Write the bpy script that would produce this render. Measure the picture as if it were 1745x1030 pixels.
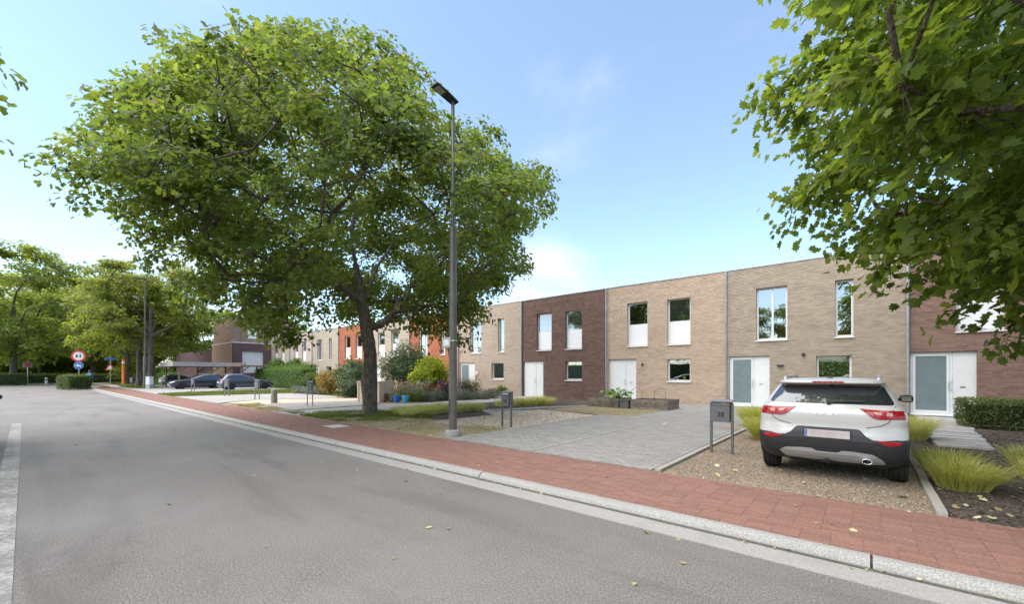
import bpy, bmesh, math, random
import numpy as np
from mathutils import Vector, Matrix

for o in list(bpy.data.objects): bpy.data.objects.remove(o)
SC = bpy.context.scene
COL = SC.collection
PI = math.pi

# ---------------------------------------------------------------- camera, sky, sun, exposure
cam = bpy.data.cameras.new('camera'); cam_o = bpy.data.objects.new('camera', cam); COL.objects.link(cam_o)
cam.sensor_width = 36.0; cam.lens = 14.586; cam.shift_y = 122/1745; cam.clip_start = .05; cam.clip_end = 3000
cam_o.location = (0, 0, 1.65); cam_o.rotation_euler = (PI/2, 0, math.radians(40.4))
SC.camera = cam_o

SUN_DIR = Vector((-.28, -.50, .83)).normalized()
SUN_STRENGTH, SUN_ANGLE, SKY_STRENGTH, EXPOSURE = 3.3, 92, .112, 1.22
sun = bpy.data.lights.new('sun', 'SUN'); sun_o = bpy.data.objects.new('sun', sun); COL.objects.link(sun_o)
sun.energy = SUN_STRENGTH; sun.angle = math.radians(SUN_ANGLE); sun.color = (1, .925, .83)
sun_o.rotation_euler = SUN_DIR.to_track_quat('Z', 'Y').to_euler(); sun_o.location = (0, 0, 30)

world = bpy.data.worlds.new('World'); SC.world = world; world.use_nodes = True
wt = world.node_tree; wt.nodes.clear()
def wn(t, **k):
    n = wt.nodes.new(t)
    for a, b in k.items(): setattr(n, a, b)
    return n
def wl(a, b): wt.links.new(a, b)
w_out = wn('ShaderNodeOutputWorld'); w_bg = wn('ShaderNodeBackground'); w_bg.inputs['Strength'].default_value = SKY_STRENGTH
sky = wn('ShaderNodeTexSky', sky_type='NISHITA'); sky.sun_disc = False
sky.sun_elevation = math.asin(SUN_DIR.z); sky.sun_rotation = math.atan2(SUN_DIR.x, SUN_DIR.y)
sky.air_density = 1.0; sky.dust_density = .6; sky.ozone_density = 1.5
w_tc = wn('ShaderNodeTexCoord'); w_sep = wn('ShaderNodeSeparateXYZ'); wl(w_tc.outputs['Generated'], w_sep.inputs[0])
def wmath(op, a, b=None, clamp=False):
    n = wn('ShaderNodeMath', operation=op); n.use_clamp = clamp
    for i, v in enumerate((a, b)):
        if v is None: continue
        if isinstance(v, (int, float)): n.inputs[i].default_value = v
        else: wl(v, n.inputs[i])
    return n.outputs[0]
# clouds live on a flat layer overhead: direction / height gives its plan coordinates
zc = wmath('ADD', wmath('MAXIMUM', w_sep.outputs['Z'], 0.0), .22)
cx = wmath('DIVIDE', w_sep.outputs['X'], zc); cy = wmath('DIVIDE', w_sep.outputs['Y'], zc)
w_cmb = wn('ShaderNodeCombineXYZ'); wl(cx, w_cmb.inputs[0]); wl(cy, w_cmb.inputs[1]); w_cmb.inputs[2].default_value = 3.1
cn = wn('ShaderNodeTexNoise'); cn.inputs['Scale'].default_value = 1.5; cn.inputs['Detail'].default_value = 7; cn.inputs['Roughness'].default_value = .55
cn.inputs['Distortion'].default_value = .3
wl(w_cmb.outputs[0], cn.inputs['Vector'])
def blob_mask(dx, dy, dz, inner, outer):
    v = Vector((dx, dy, dz)).normalized()
    n = wn('ShaderNodeVectorMath', operation='DOT_PRODUCT'); wl(w_tc.outputs['Generated'], n.inputs[0]); n.inputs[1].default_value = v
    m = wn('ShaderNodeMapRange'); m.interpolation_type = 'SMOOTHSTEP'
    wl(n.outputs['Value'], m.inputs['Value'])
    m.inputs['From Min'].default_value = math.cos(math.radians(outer)); m.inputs['From Max'].default_value = math.cos(math.radians(inner))
    return m.outputs[0]
CLOUDS = [((-.57, .82, .20), 2, 10, .30), ((-1.45, .08, .26), 4, 20, .08), ((-.2, 1.0, .02), 2, 14, .06), ((-.68, .73, .80), 2, 8, .04), ((-.57, .84, .85), 2, 9, .04)]
cloud_bias = None
for d, i, o_, a in CLOUDS:
    t = wmath('MULTIPLY', blob_mask(*d, i, o_), a)
    cloud_bias = t if cloud_bias is None else wmath('ADD', cloud_bias, t)
low = wn('ShaderNodeMapRange'); low.interpolation_type = 'SMOOTHSTEP'; wl(w_sep.outputs['Z'], low.inputs['Value'])
low.inputs['From Min'].default_value = .30; low.inputs['From Max'].default_value = 0.0; low.inputs['To Max'].default_value = .20
cfac = wn('ShaderNodeMapRange'); cfac.interpolation_type = 'SMOOTHSTEP'
wl(wmath('ADD', wmath('ADD', cn.outputs['Fac'], cloud_bias), low.outputs[0]), cfac.inputs['Value'])
cfac.inputs['From Min'].default_value = .58; cfac.inputs['From Max'].default_value = .95; cfac.inputs['To Min'].default_value = .10; cfac.inputs['To Max'].default_value = .92
w_mix = wn('ShaderNodeMix', data_type='RGBA'); wl(cfac.outputs[0], w_mix.inputs['Factor'])
w_tint = wn('ShaderNodeMix', data_type='RGBA', blend_type='MULTIPLY'); w_tint.inputs['Factor'].default_value = 1
wl(sky.outputs[0], w_tint.inputs['A']); w_tint.inputs['B'].default_value = (1.22, 1.30, 1.27, 1)
wl(w_tint.outputs['Result'], w_mix.inputs['A']); w_mix.inputs['B'].default_value = (4.5, 4.6, 4.95, 1)
wl(w_mix.outputs['Result'], w_bg.inputs['Color']); wl(w_bg.outputs[0], w_out.inputs['Surface'])

SC.view_settings.view_transform = 'Standard'; SC.view_settings.look = 'None'
SC.view_settings.exposure = EXPOSURE; SC.view_settings.gamma = 1; SC.view_settings.use_curve_mapping = False
SC.render.engine = 'CYCLES'
SC.cycles.max_bounces = 6; SC.cycles.diffuse_bounces = 4; SC.cycles.transparent_max_bounces = 8; SC.cycles.transmission_bounces = 4
SC.cycles.use_denoising = True
try: SC.cycles.sample_clamp_indirect = 6
except Exception: pass

# ---------------------------------------------------------------- materials
def _new(name):
    m = bpy.data.materials.new(name); m.use_nodes = True; nt = m.node_tree; nt.nodes.clear()
    out = nt.nodes.new('ShaderNodeOutputMaterial'); return m, nt, out
class NT:
    def __init__(s, nt): s.nt = nt
    def n(s, t, **k):
        x = s.nt.nodes.new(t)
        for a, b in k.items(): setattr(x, a, b)
        return x
    def l(s, a, b): s.nt.links.new(a, b)
    def val(s, sock, v):
        if hasattr(v, 'is_output') or hasattr(v, 'links'): s.l(v, sock)
        else: sock.default_value = v
    def math(s, op, a, b=0.0, clamp=False):
        x = s.n('ShaderNodeMath', operation=op); x.use_clamp = clamp
        s.val(x.inputs[0], a); s.val(x.inputs[1], b); return x.outputs[0]
    def noise(s, scale, detail=4, rough=.55, vec=None, dist=0.0):
        x = s.n('ShaderNodeTexNoise'); x.inputs['Scale'].default_value = scale; x.inputs['Detail'].default_value = detail
        x.inputs['Roughness'].default_value = rough; x.inputs['Distortion'].default_value = dist
        s.l(vec if vec is not None else s.pos(), x.inputs['Vector']); return x.outputs['Fac']
    def pos(s):
        g = s.n('ShaderNodeNewGeometry'); return g.outputs['Position']
    def ramp(s, v, a, b, lo=0.0, hi=1.0):
        x = s.n('ShaderNodeMapRange'); x.interpolation_type = 'SMOOTHSTEP'; s.l(v, x.inputs['Value'])
        for k, q in zip(('From Min', 'From Max', 'To Min', 'To Max'), (a, b, lo, hi)): x.inputs[k].default_value = q
        return x.outputs[0]
    def mix(s, f, a, b, mode='MIX'):
        x = s.n('ShaderNodeMix', data_type='RGBA', blend_type=mode); s.val(x.inputs['Factor'], f)
        for k, q in (('A', a), ('B', b)):
            if isinstance(q, tuple): x.inputs[k].default_value = (*q, 1) if len(q) == 3 else q
            else: s.l(q, x.inputs[k])
        return x.outputs['Result']
    def attr(s, name):
        x = s.n('ShaderNodeAttribute'); x.attribute_name = name; return x.outputs['Fac']
    def rnd(s): return s.n('ShaderNodeObjectInfo').outputs['Random']
    def bump(s, h, strength=.3, dist=.01):
        x = s.n('ShaderNodeBump'); x.inputs['Strength'].default_value = strength; x.inputs['Distance'].default_value = dist
        s.l(h, x.inputs['Height']); return x.outputs[0]
    def bsdf(s, color, rough=.7, metal=0.0, spec=.4, normal=None, coat=0.0):
        b = s.n('ShaderNodeBsdfPrincipled')
        if isinstance(color, tuple): b.inputs['Base Color'].default_value = (*color, 1)
        else: s.l(color, b.inputs['Base Color'])
        s.val(b.inputs['Roughness'], rough); b.inputs['Metallic'].default_value = metal
        b.inputs['Specular IOR Level'].default_value = spec; b.inputs['Coat Weight'].default_value = coat
        b.inputs['Coat Roughness'].default_value = .04
        if normal is not None: s.l(normal, b.inputs['Normal'])
        return b.outputs[0]

def simple(name, c, rough=.6, metal=0.0, var=.12, scale=6.0, bump=0.0, spec=.4, coat=0.0, bscale=60.0, tint=0.0, rnd=0.0):
    """one colour with soft wear noise, fine bump, and per-piece variation"""
    m, nt, out = _new(name); N = NT(nt)
    f = N.noise(scale, 5)
    lo = tuple(x*(1-var) for x in c); hi = tuple(min(1, x*(1+var)) for x in c)
    col = N.mix(N.ramp(f, .3, .7), lo, hi)
    if tint: col = N.mix(1.0, col, N.mix(N.attr('tint'), (1-tint,)*3, (1+tint,)*3), 'MULTIPLY')
    if rnd: col = N.mix(1.0, col, N.mix(N.rnd(), (1-rnd,)*3, (1+rnd,)*3), 'MULTIPLY')
    nrm = N.bump(N.noise(bscale, 3), bump, .004) if bump else None
    nt.links.new(N.bsdf(col, rough, metal, spec, nrm, coat), out.inputs['Surface'])
    return m
M = {}
def asphalt():
    m, nt, out = _new('asphalt'); N = NT(nt); p = N.pos()
    fine = N.noise(62, 4, .9); mid = N.noise(6, 5, .6); big = N.noise(.35, 4, .55)
    vo = N.n('ShaderNodeTexVoronoi'); vo.inputs['Scale'].default_value = 60; N.l(p, vo.inputs['Vector'])
    c = N.mix(N.ramp(fine, .36, .64), (.036, .031, .027), (.272, .245, .216))
    c = N.mix(N.ramp(vo.outputs['Distance'], .0, .30, .55, 0.0), c, (.44, .41, .38))
    c = N.mix(N.ramp(mid, .3, .75, 0, .30), c, (.11, .105, .10))
    st = N.n('ShaderNodeMapping'); st.inputs['Scale'].default_value = (.22, 1.5, 1); N.l(p, st.inputs['Vector'])
    trk = N.noise(.8, 5, .6, st.outputs[0], .4)
    c = N.mix(N.ramp(trk, .50, .70, 0, .70), c, (.085, .077, .07))
    c = N.mix(N.ramp(big, .42, .72, 0, .40), c, (.22, .212, .20))
    crk = N.noise(1.1, 9, .7, None, 1.2)
    cr = N.math('ABSOLUTE', N.math('SUBTRACT', crk, .5))
    msk = N.ramp(N.noise(.45, 2), .55, .66)
    c = N.mix(N.math('MULTIPLY', N.ramp(cr, .0, .008, .7, 0), msk), c, (.035, .034, .033))
    nrm = N.bump(N.math('ADD', fine, N.math('MULTIPLY', vo.outputs['Distance'], .6)), .55, .006)
    N.l(N.bsdf(c, .72, 0, .5, nrm), out.inputs['Surface']); return m
M['asphalt'] = asphalt()
def ground_mat(name, cols, scales, bump=.6, bs=70, rough=.95, bd=.012, spot=None):
    m, nt, out = _new(name); N = NT(nt)
    f1 = N.noise(scales[0], 4, .7); f2 = N.noise(scales[1], 5, .6); f3 = N.noise(scales[2], 4)
    c = N.mix(N.ramp(f1, .32, .68), cols[0], cols[1]); c = N.mix(N.ramp(f2, .45, .75, 0, .55), c, cols[2]); c = N.mix(N.ramp(f3, .45, .7, 0, .5), c, cols[3])
    vo = N.n('ShaderNodeTexVoronoi'); vo.inputs['Scale'].default_value = bs; N.l(N.pos(), vo.inputs['Vector'])
    sc = N.n('ShaderNodeSeparateColor'); N.l(vo.outputs['Color'], sc.inputs[0])
    c = N.mix(.6, c, N.mix(N.ramp(sc.outputs[0], 0, 1), (.45, .45, .45), (1.5, 1.5, 1.5)), 'MULTIPLY')
    nrm = N.bump(N.math('ADD', N.math('MULTIPLY', vo.outputs['Distance'], -1.0), f1), bump, bd)
    N.l(N.bsdf(c, rough, 0, .2, nrm), out.inputs['Surface']); return m
M['gravel'] = ground_mat('beige_gravel', [(.15, .115, .08), (.36, .28, .20), (.24, .175, .115), (.40, .34, .27)], (45, 2.5, .6), .9, 55)
M['pale_gravel'] = ground_mat('pale_gravel', [(.36, .30, .225), (.60, .51, .40), (.46, .37, .275), (.62, .54, .44)], (40, 2.0, .5), .8, 45)
M['grey_gravel'] = ground_mat('grey_gravel', [(.16, .15, .14), (.42, .40, .37), (.22, .20, .18), (.36, .34, .31)], (35, 2.0, .5), .9, 40)
M['mulch'] = ground_mat('dark_bark_mulch', [(.035, .027, .022), (.15, .118, .095), (.08, .06, .047), (.19, .16, .13)], (38, 4, 1.2), 1.0, 42, bd=.02)
M['soil'] = ground_mat('dry_soil', [(.19, .15, .105), (.36, .295, .205), (.26, .215, .13), (.32, .28, .18)], (30, 2.0, .5), .8, 40)
M['lawn_soil'] = ground_mat('green_ground', [(.07, .085, .025), (.15, .17, .05), (.11, .12, .04), (.19, .18, .07)], (25, 2.0, .5), .8, 40)
M['concrete_path'] = ground_mat('pale_concrete_paving', [(.26, .25, .23), (.38, .365, .335), (.30, .285, .26), (.38, .365, .345)], (30, 2.0, .4), .25, 60)
M['far_ground'] = ground_mat('park_ground', [(.05, .065, .02), (.11, .13, .04), (.09, .10, .035), (.13, .13, .05)], (6, .6, .1), .5, 10)
def speckled(name, a, b, sc=90, stain=(.2, .19, .18), bump=.3, rnd=.0, st_amt=.35, tint=0.0):
    m, nt, out = _new(name); N = NT(nt)
    f = N.noise(sc, 3, .75); g = N.noise(3.0, 6, .6); h = N.noise(11, 5, .65)
    c = N.mix(N.ramp(f, .32, .68), a, b); c = N.mix(N.ramp(g, .45, .78, 0, st_amt), c, stain); c = N.mix(N.ramp(h, .55, .75, 0, st_amt*.7), c, stain)
    if rnd: c = N.mix(1.0, c, N.mix(N.rnd(), (1-rnd,)*3, (1+rnd,)*3), 'MULTIPLY')
    if tint: c = N.mix(1.0, c, N.mix(N.attr('tint'), (1-tint,)*3, (1+tint,)*3), 'MULTIPLY')
    N.l(N.bsdf(c, .85, 0, .25, N.bump(f, bump, .004)), out.inputs['Surface']); return m
M['kerb'] = speckled('kerb_concrete', (.20, .195, .18), (.39, .38, .355), 70, (.22, .215, .20))
M['gutter'] = speckled('gutter_concrete', (.24, .228, .212), (.37, .352, .33), 80, (.20, .19, .18))
M['red_paver'] = speckled('red_clay_paver', (.172, .088, .067), (.29, .158, .122), 75, (.20, .125, .098), .35, .10)
M['red_paver_far'] = speckled('red_clay_paver_joined', (.172, .088, .067), (.29, .158, .122), 75, (.20, .125, .098), .35, 0, .35, .10)
M['red_joint'] = speckled('sandy_joint', (.16, .088, .068), (.26, .15, .12), 60, (.15, .09, .072))
M['grey_paver'] = speckled('grey_paver', (.195, .185, .168), (.345, .328, .298), 75, (.17, .16, .142), .35, .10)
M['grey_paver_far'] = speckled('grey_paver_joined', (.195, .185, .168), (.345, .328, .298), 75, (.17, .16, .142), .35, 0, .35, .10)
M['grey_joint'] = speckled('grey_joint_sand', (.12, .11, .09), (.24, .22, .18), 60, (.13, .12, .09))
M['edging'] = speckled('edging_concrete', (.26, .24, .21), (.42, .39, .34), 70, (.16, .14, .11))
M['gutter_dirt'] = speckled('gutter_dirt', (.06, .055, .045), (.13, .12, .10), 50, (.05, .045, .04))
M['cover'] = speckled('pale_cover_slab', (.42, .40, .38), (.58, .56, .53), 60, (.34, .32, .3))
def paint_mat():
    m, nt, out = _new('worn_white_paint'); N = NT(nt)
    w = N.noise(14, 8, .75); g = N.noise(2, 4)
    f = N.ramp(N.math('ADD', w, N.math('MULTIPLY', g, .5)), .60, .86, .95, .15)
    c = N.mix(f, (.15, .142, .132), (.38, .365, .345))
    N.l(N.bsdf(c, .8, 0, .3, N.bump(N.noise(85, 3), .5, .005)), out.inputs['Surface']); return m
M['paint'] = paint_mat()
def brick_mat(name, a, b, c3, tint=True):
    m, nt, out = _new(name); N = NT(nt)
    f = N.noise(22, 5, .65); s = N.n('ShaderNodeMapping'); s.inputs['Scale'].default_value = (1, 1, 3.0); N.l(N.pos(), s.inputs['Vector'])
    g = N.noise(.9, 5, .6, s.outputs[0])
    t = N.attr('tint') if tint else N.noise(9, 2)
    c = N.mix(t, a, b); c = N.mix(N.ramp(f, .4, .75, 0, .5), c, c3)
    c = N.mix(N.ramp(g, .35, .75, 0, .35), c, tuple(x*1.2 for x in b)); c = N.mix(N.ramp(N.noise(2.2, 6, .65), .55, .8, 0, .4), c, tuple(x*.8 for x in a))
    N.l(N.bsdf(c, .9, 0, .2, N.bump(N.noise(120, 3, .7), .5, .004)), out.inputs['Surface']); return m
def brick_tex(name, a, b, mortar):
    """far houses: courses too small to pick apart"""
    m, nt, out = _new(name); N = NT(nt); p = N.pos()
    s = N.n('ShaderNodeSeparateXYZ'); N.l(p, s.inputs[0]); q = N.n('ShaderNodeCombineXYZ')
    N.l(N.math('ADD', s.outputs[0], s.outputs[1]), q.inputs[0]); N.l(s.outputs[2], q.inputs[1])
    t = N.n('ShaderNodeTexBrick'); N.l(q.outputs[0], t.inputs['Vector']); t.inputs['Scale'].default_value = 1
    t.inputs['Brick Width'].default_value = .22; t.inputs['Row Height'].default_value = .066; t.inputs['Mortar Size'].default_value = .008
    t.inputs['Color1'].default_value = (*a, 1); t.inputs['Color2'].default_value = (*b, 1); t.inputs['Mortar'].default_value = (*mortar, 1)
    g = N.noise(1.0, 5); c = N.mix(N.ramp(g, .35, .75, 0, .2), t.outputs['Color'], tuple(x*1.15 for x in b))
    N.l(N.bsdf(c, .9, 0, .2, N.bump(t.outputs['Fac'], -.4, .01)), out.inputs['Surface']); return m
BR = {'beige': ((.40, .30, .222), (.55, .435, .34), (.365, .272, .205), (.42, .36, .295)),
      'greige': ((.315, .255, .195), (.44, .37, .295), (.275, .225, .172), (.33, .29, .24)),
      'umber': ((.12, .072, .058), (.215, .14, .115), (.10, .062, .052), (.14, .10, .085)),
      'russet': ((.195, .12, .095), (.305, .20, .165), (.16, .10, .08), (.21, .15, .125)),
      'orange': ((.32, .105, .06), (.46, .18, .105), (.30, .09, .05), (.38, .2, .13)),
      'cream': ((.38, .30, .238), (.51, .42, .345), (.38, .30, .235), (.44, .37, .31))}
for k, (a, b, c, mo) in BR.items():
    M['brick_'+k] = brick_mat('brick_'+k, a, b, c); M['mortar_'+k] = simple('mortar_'+k, mo, .95, var=.15, bump=.3)
    M['wall_'+k] = brick_tex('brickwall_'+k, a, b, mo)
M['tower_brick'] = brick_tex('tower_brick', (.25, .16, .12), (.34, .23, .175), (.26, .19, .15))
M['purple_brick'] = brick_tex('purple_brick', (.105, .062, .065), (.17, .105, .11), (.14, .10, .10))
M['white_frame'] = simple('pale_grey_aluminium', (.66, .67, .69), .4, var=.04)
M['white_door'] = simple('white_door_paint', (.70, .71, .715), .45, var=.03)
M['white_panel'] = simple('white_panel', (.76, .77, .78), .4, var=.03)
M['sill'] = simple('white_sill', (.74, .74, .74), .5, var=.06)
M['zinc'] = simple('zinc', (.36, .39, .42), .45, .6, var=.12, scale=3)
M['dark_metal'] = simple('dark_metal', (.06, .06, .062), .5, .3)
M['steel'] = simple('brushed_steel', (.55, .56, .57), .3, .9, var=.05)
M['interior'] = simple('dim_interior', (.22, .20, .18), .9)
M['interior_dark'] = simple('dark_interior', (.07, .065, .06), .9)
M['blind'] = simple('grey_screen_blind', (.21, .20, .21), .8, var=.05)
M['blind_white'] = simple('white_blind', (.72, .73, .73), .7, var=.04)
M['curtain'] = simple('pale_curtain', (.5, .56, .5), .9, var=.1, scale=2)
M['frosted'] = simple('frosted_glass', (.17, .225, .24), .22, var=.06, spec=.6, coat=.4)
M['roof_felt'] = simple('roof_felt', (.10, .10, .10), .9)
def glass_mat(name, tint=(.55, .6, .62), refl=.36, rough=.0):
    m, nt, out = _new(name); N = NT(nt)
    t = N.n('ShaderNodeBsdfTransparent'); t.inputs[0].default_value = (*tint, 1)
    g = N.n('ShaderNodeBsdfGlossy'); g.inputs['Color'].default_value = (.95, .97, 1, 1); g.inputs['Roughness'].default_value = rough
    w = N.bump(N.noise(.8, 2), .05, .02); N.l(w, g.inputs['Normal'])
    fr = N.n('ShaderNodeFresnel'); fr.inputs['IOR'].default_value = 1.5
    x = N.n('ShaderNodeMixShader'); N.l(N.math('ADD', fr.outputs[0], refl, True), x.inputs[0]); N.l(t.outputs[0], x.inputs[1]); N.l(g.outputs[0], x.inputs[2])
    N.l(x.outputs[0], out.inputs['Surface']); return m
M['glass'] = glass_mat('window_glass')
M['glass_clear'] = glass_mat('clear_glass', (.8, .82, .8), .08)
M['mirror_glass'] = glass_mat('coated_glass', (.35, .4, .42), .5)
def car_glass():
    m, nt, out = _new('car_glass'); N = NT(nt); g = N.n('ShaderNodeBsdfGlossy'); g.inputs['Roughness'].default_value = .02; g.inputs['Color'].default_value = (.9, .95, 1, 1)
    x = N.n('ShaderNodeMixShader'); fr = N.n('ShaderNodeFresnel'); fr.inputs['IOR'].default_value = 1.5
    N.l(N.math('ADD', fr.outputs[0], .05, True), x.inputs[0]); N.l(N.bsdf((.018, .022, .024), .2), x.inputs[1]); N.l(g.outputs[0], x.inputs[2]); N.l(x.outputs[0], out.inputs['Surface']); return m
M['car_glass'] = car_glass()
M['car_white'] = simple('pearl_white_paint', (.43, .425, .41), .3, 0, var=.02, spec=.5, coat=1.0)
M['car_navy'] = simple('navy_car_paint', (.016, .022, .042), .3, .2, var=.05, coat=1.0)
M['car_slate'] = simple('slate_blue_car_paint', (.04, .058, .085), .3, .3, var=.05, coat=1.0)
M['car_black'] = simple('black_car_paint', (.012, .012, .014), .3, .1, var=.05, coat=1.0)
M['car_silver'] = simple('silver_white_car_paint', (.62, .64, .66), .3, .1, var=.03, coat=1.0)
M['black_plastic'] = simple('black_plastic', (.022, .023, .026), .55, var=.1, bump=.1, bscale=200)
M['rubber'] = simple('tyre_rubber', (.018, .018, .018), .85, var=.15)
M['silver_plastic'] = simple('silver_plastic', (.42, .43, .44), .4, .4, var=.04)
M['red_light'] = simple('red_lamp_glass', (.27, .006, .010), .16, 0, var=.1, spec=.45, coat=.35)
M['pink_light'] = simple('pale_lamp_glass', (.46, .25, .21), .2, 0, var=.1, spec=.45, coat=.3)
M['plate'] = simple('blank_plate', (.42, .375, .365), .4, var=.12, scale=9)
M['plate_blue'] = simple('plate_blue', (.12, .17, .36), .4)
M['chrome'] = simple('chrome', (.7, .7, .72), .12, 1.0, var=.02)
M['mailbox'] = simple('grey_mailbox_metal', (.14, .138, .145), .45, .4, var=.08)
M['mailbox_light'] = simple('light_grey_post', (.22, .22, .225), .5, .3, var=.08)
M['lamp_pole'] = simple('bronze_grey_pole', (.15, .14, .122), .4, .45, var=.08)
M['wood_dark'] = simple('weathered_planter_wood', (.20, .165, .132), .85, var=.3, scale=9, bump=.4, rnd=.2)
M['wood_pale'] = simple('pale_fence_wood', (.64, .49, .38), .85, var=.15, scale=9, bump=.3, rnd=.08)
M['wood_brown'] = simple('carport_wood', (.23, .14, .085), .8, var=.2, scale=5)
M['slate_plank'] = simple('grey_step_slab', (.36, .34, .32), .85, var=.22, scale=8, bump=.4, rnd=.12)
M['lettering'] = simple('dark_lettering', (.012, .012, .012), .6)
def bark():
    m, nt, out = _new('maple_bark'); N = NT(nt)
    s = N.n('ShaderNodeMapping'); s.inputs['Scale'].default_value = (9, 9, 1.6); N.l(N.pos(), s.inputs['Vector'])
    f = N.noise(3.0, 7, .7, s.outputs[0], .5); g = N.noise(1.7, 4); h = N.noise(9, 5, .7)
    c = N.mix(N.ramp(f, .35, .65), (.045, .034, .026), (.205, .175, .145)); c = N.mix(N.ramp(g, .5, .75, 0, .5), c, (.10, .062, .04))
    c = N.mix(N.ramp(h, .6, .72, 0, .5), c, (.24, .225, .18))
    N.l(N.bsdf(c, .92, 0, .15, N.bump(f, .9, .03)), out.inputs['Surface']); return m
M['bark'] = bark()
def leaf_mat(name, dark, mid, light, hot, trans=.35, rough=.5, spec=.28, tt=(1.9, 1.9, .9)):
    m, nt, out = _new(name); N = NT(nt); t = N.attr('tint')
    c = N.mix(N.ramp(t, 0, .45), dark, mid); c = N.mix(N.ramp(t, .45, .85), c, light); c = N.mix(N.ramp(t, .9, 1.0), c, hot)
    b = N.bsdf(c, rough, 0, spec)
    tr = N.n('ShaderNodeBsdfTranslucent'); N.l(N.mix(1.0, c, tt, 'MULTIPLY'), tr.inputs[0])
    x = N.n('ShaderNodeMixShader'); x.inputs[0].default_value = trans; N.l(b, x.inputs[1]); N.l(tr.outputs[0], x.inputs[2])
    N.l(x.outputs[0], out.inputs['Surface']); return m
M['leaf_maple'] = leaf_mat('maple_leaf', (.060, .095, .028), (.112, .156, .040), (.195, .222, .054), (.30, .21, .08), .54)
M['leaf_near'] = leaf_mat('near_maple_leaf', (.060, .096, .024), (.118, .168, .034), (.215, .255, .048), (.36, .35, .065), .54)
M['leaf_street'] = leaf_mat('street_tree_leaf', (.07, .10, .025), (.145, .178, .036), (.25, .265, .05), (.31, .27, .07), .46)
M['leaf_wood'] = leaf_mat('woodland_leaf', (.09, .128, .038), (.155, .20, .048), (.23, .265, .056), (.26, .27, .055), .5)
M['leaf_dark'] = leaf_mat('dark_shrub_leaf', (.028, .05, .022), (.06, .095, .042), (.12, .17, .075), (.20, .24, .10), .2)
M['leaf_lime'] = leaf_mat('lime_shrub_leaf', (.10, .15, .012), (.24, .29, .015), (.42, .44, .03), (.5, .48, .05), .3)
M['leaf_hedge'] = leaf_mat('hedge_leaf', (.04, .062, .02), (.085, .12, .035), (.16, .195, .06), (.25, .27, .09), .3)
M['leaf_bright'] = leaf_mat('bright_hedge_leaf', (.035, .08, .015), (.075, .15, .025), (.14, .23, .04), (.2, .28, .06), .25)
M['leaf_grey'] = leaf_mat('silver_shrub_leaf', (.10, .115, .095), (.17, .185, .155), (.27, .29, .24), (.34, .35, .3), .1, .6)
M['leaf_olive'] = leaf_mat('olive_shrub_leaf', (.045, .05, .015), (.095, .10, .025), (.16, .165, .04), (.25, .2, .07), .2)
M['leaf_rust'] = leaf_mat('rust_shrub_leaf', (.14, .075, .02), (.27, .18, .05), (.36, .26, .07), (.4, .17, .06), .2)
M['leaf_broad'] = leaf_mat('broad_leaf', (.06, .11, .02), (.13, .22, .04), (.22, .33, .07), (.28, .38, .09), .3, .35)
M['petal_purple'] = leaf_mat('purple_petal', (.13, .07, .28), (.22, .13, .42), (.32, .22, .52), (.4, .3, .6), .2)
M['petal_pink'] = leaf_mat('dusky_pink_petal', (.16, .07, .075), (.32, .18, .17), (.5, .38, .36), (.62, .58, .55), .2)
M['grass_lime'] = leaf_mat('lime_grass_blade', (.25, .26, .055), (.41, .41, .12), (.55, .52, .21), (.64, .57, .36), .35, .6, .25)
M['grass_straw'] = leaf_mat('straw_grass_blade', (.37, .36, .11), (.55, .54, .19), (.68, .65, .31), (.76, .70, .44), .3, .6, .2, (1.5, 1.5, 1.15))
M['grass_green'] = leaf_mat('lawn_blade', (.055, .075, .015), (.11, .14, .03), (.20, .21, .06), (.33, .29, .12), .25, .6, .2)
M['grass_dry'] = leaf_mat('dry_lawn_blade', (.22, .185, .09), (.35, .30, .155), (.46, .40, .22), (.52, .46, .28), .2, .7, .15, (1.4, 1.4, 1.1))
M['litter'] = leaf_mat('fallen_leaf', (.14, .10, .04), (.34, .28, .12), (.5, .46, .25), (.62, .58, .42), .1, .7, .2)
M['bucket_blue'] = simple('blue_plastic', (.02, .15, .52), .4)
M['bucket_light'] = simple('light_blue_plastic', (.08, .36, .62), .4)
M['pot_green'] = simple('sage_pot', (.26, .28, .17), .6)
M['pot_brown'] = simple('brown_pot', (.20, .13, .075), .7)
M['red_sign'] = simple('sign_red', (.62, .045, .035), .4, var=.04)
M['white_sign'] = simple('sign_white', (.78, .78, .78), .4, var=.03)
M['black_sign'] = simple('sign_black', (.02, .02, .02), .5)
M['blue_sign'] = simple('sign_blue', (.035, .16, .55), .4, var=.04)
M['orange_paint'] = simple('orange_paint', (.75, .19, .025), .5)
M['shirt'] = simple('light_blue_shirt', (.10, .33, .55), .8)
M['skin'] = simple('skin', (.45, .22, .16), .6)
M['trousers'] = simple('dark_trousers', (.03, .03, .04), .8)
M['cabinet'] = simple('pale_grey_cabinet', (.55, .56, .57), .5, var=.06)
M['bollard'] = simple('weathered_bollard', (.21, .185, .15), .85, var=.2, bump=.3)
M['table_wood'] = simple('garden_table_wood', (.42, .17, .06), .6)
M['sticker_green'] = simple('sticker_green', (.06, .45, .08), .5); M['sticker_red'] = simple('sticker_red', (.55, .06, .04), .5)
M['ceramic'] = simple('white_ceramic', (.7, .68, .65), .3)
M['grey_mat'] = simple('slate_doormat', (.09, .10, .12), .9)
M['notice'] = simple('pale_notice', (.42, .38, .32), .6, var=.08, scale=40)
M['led'] = simple('lamp_lens', (.42, .43, .42), .2, var=.05, spec=.7)
M['carport_fascia'] = simple('weathered_fascia', (.36, .325, .31), .8, var=.12)
M['hedge_core'] = simple('hedge_core', (.035, .05, .016), .9, var=.3)

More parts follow.
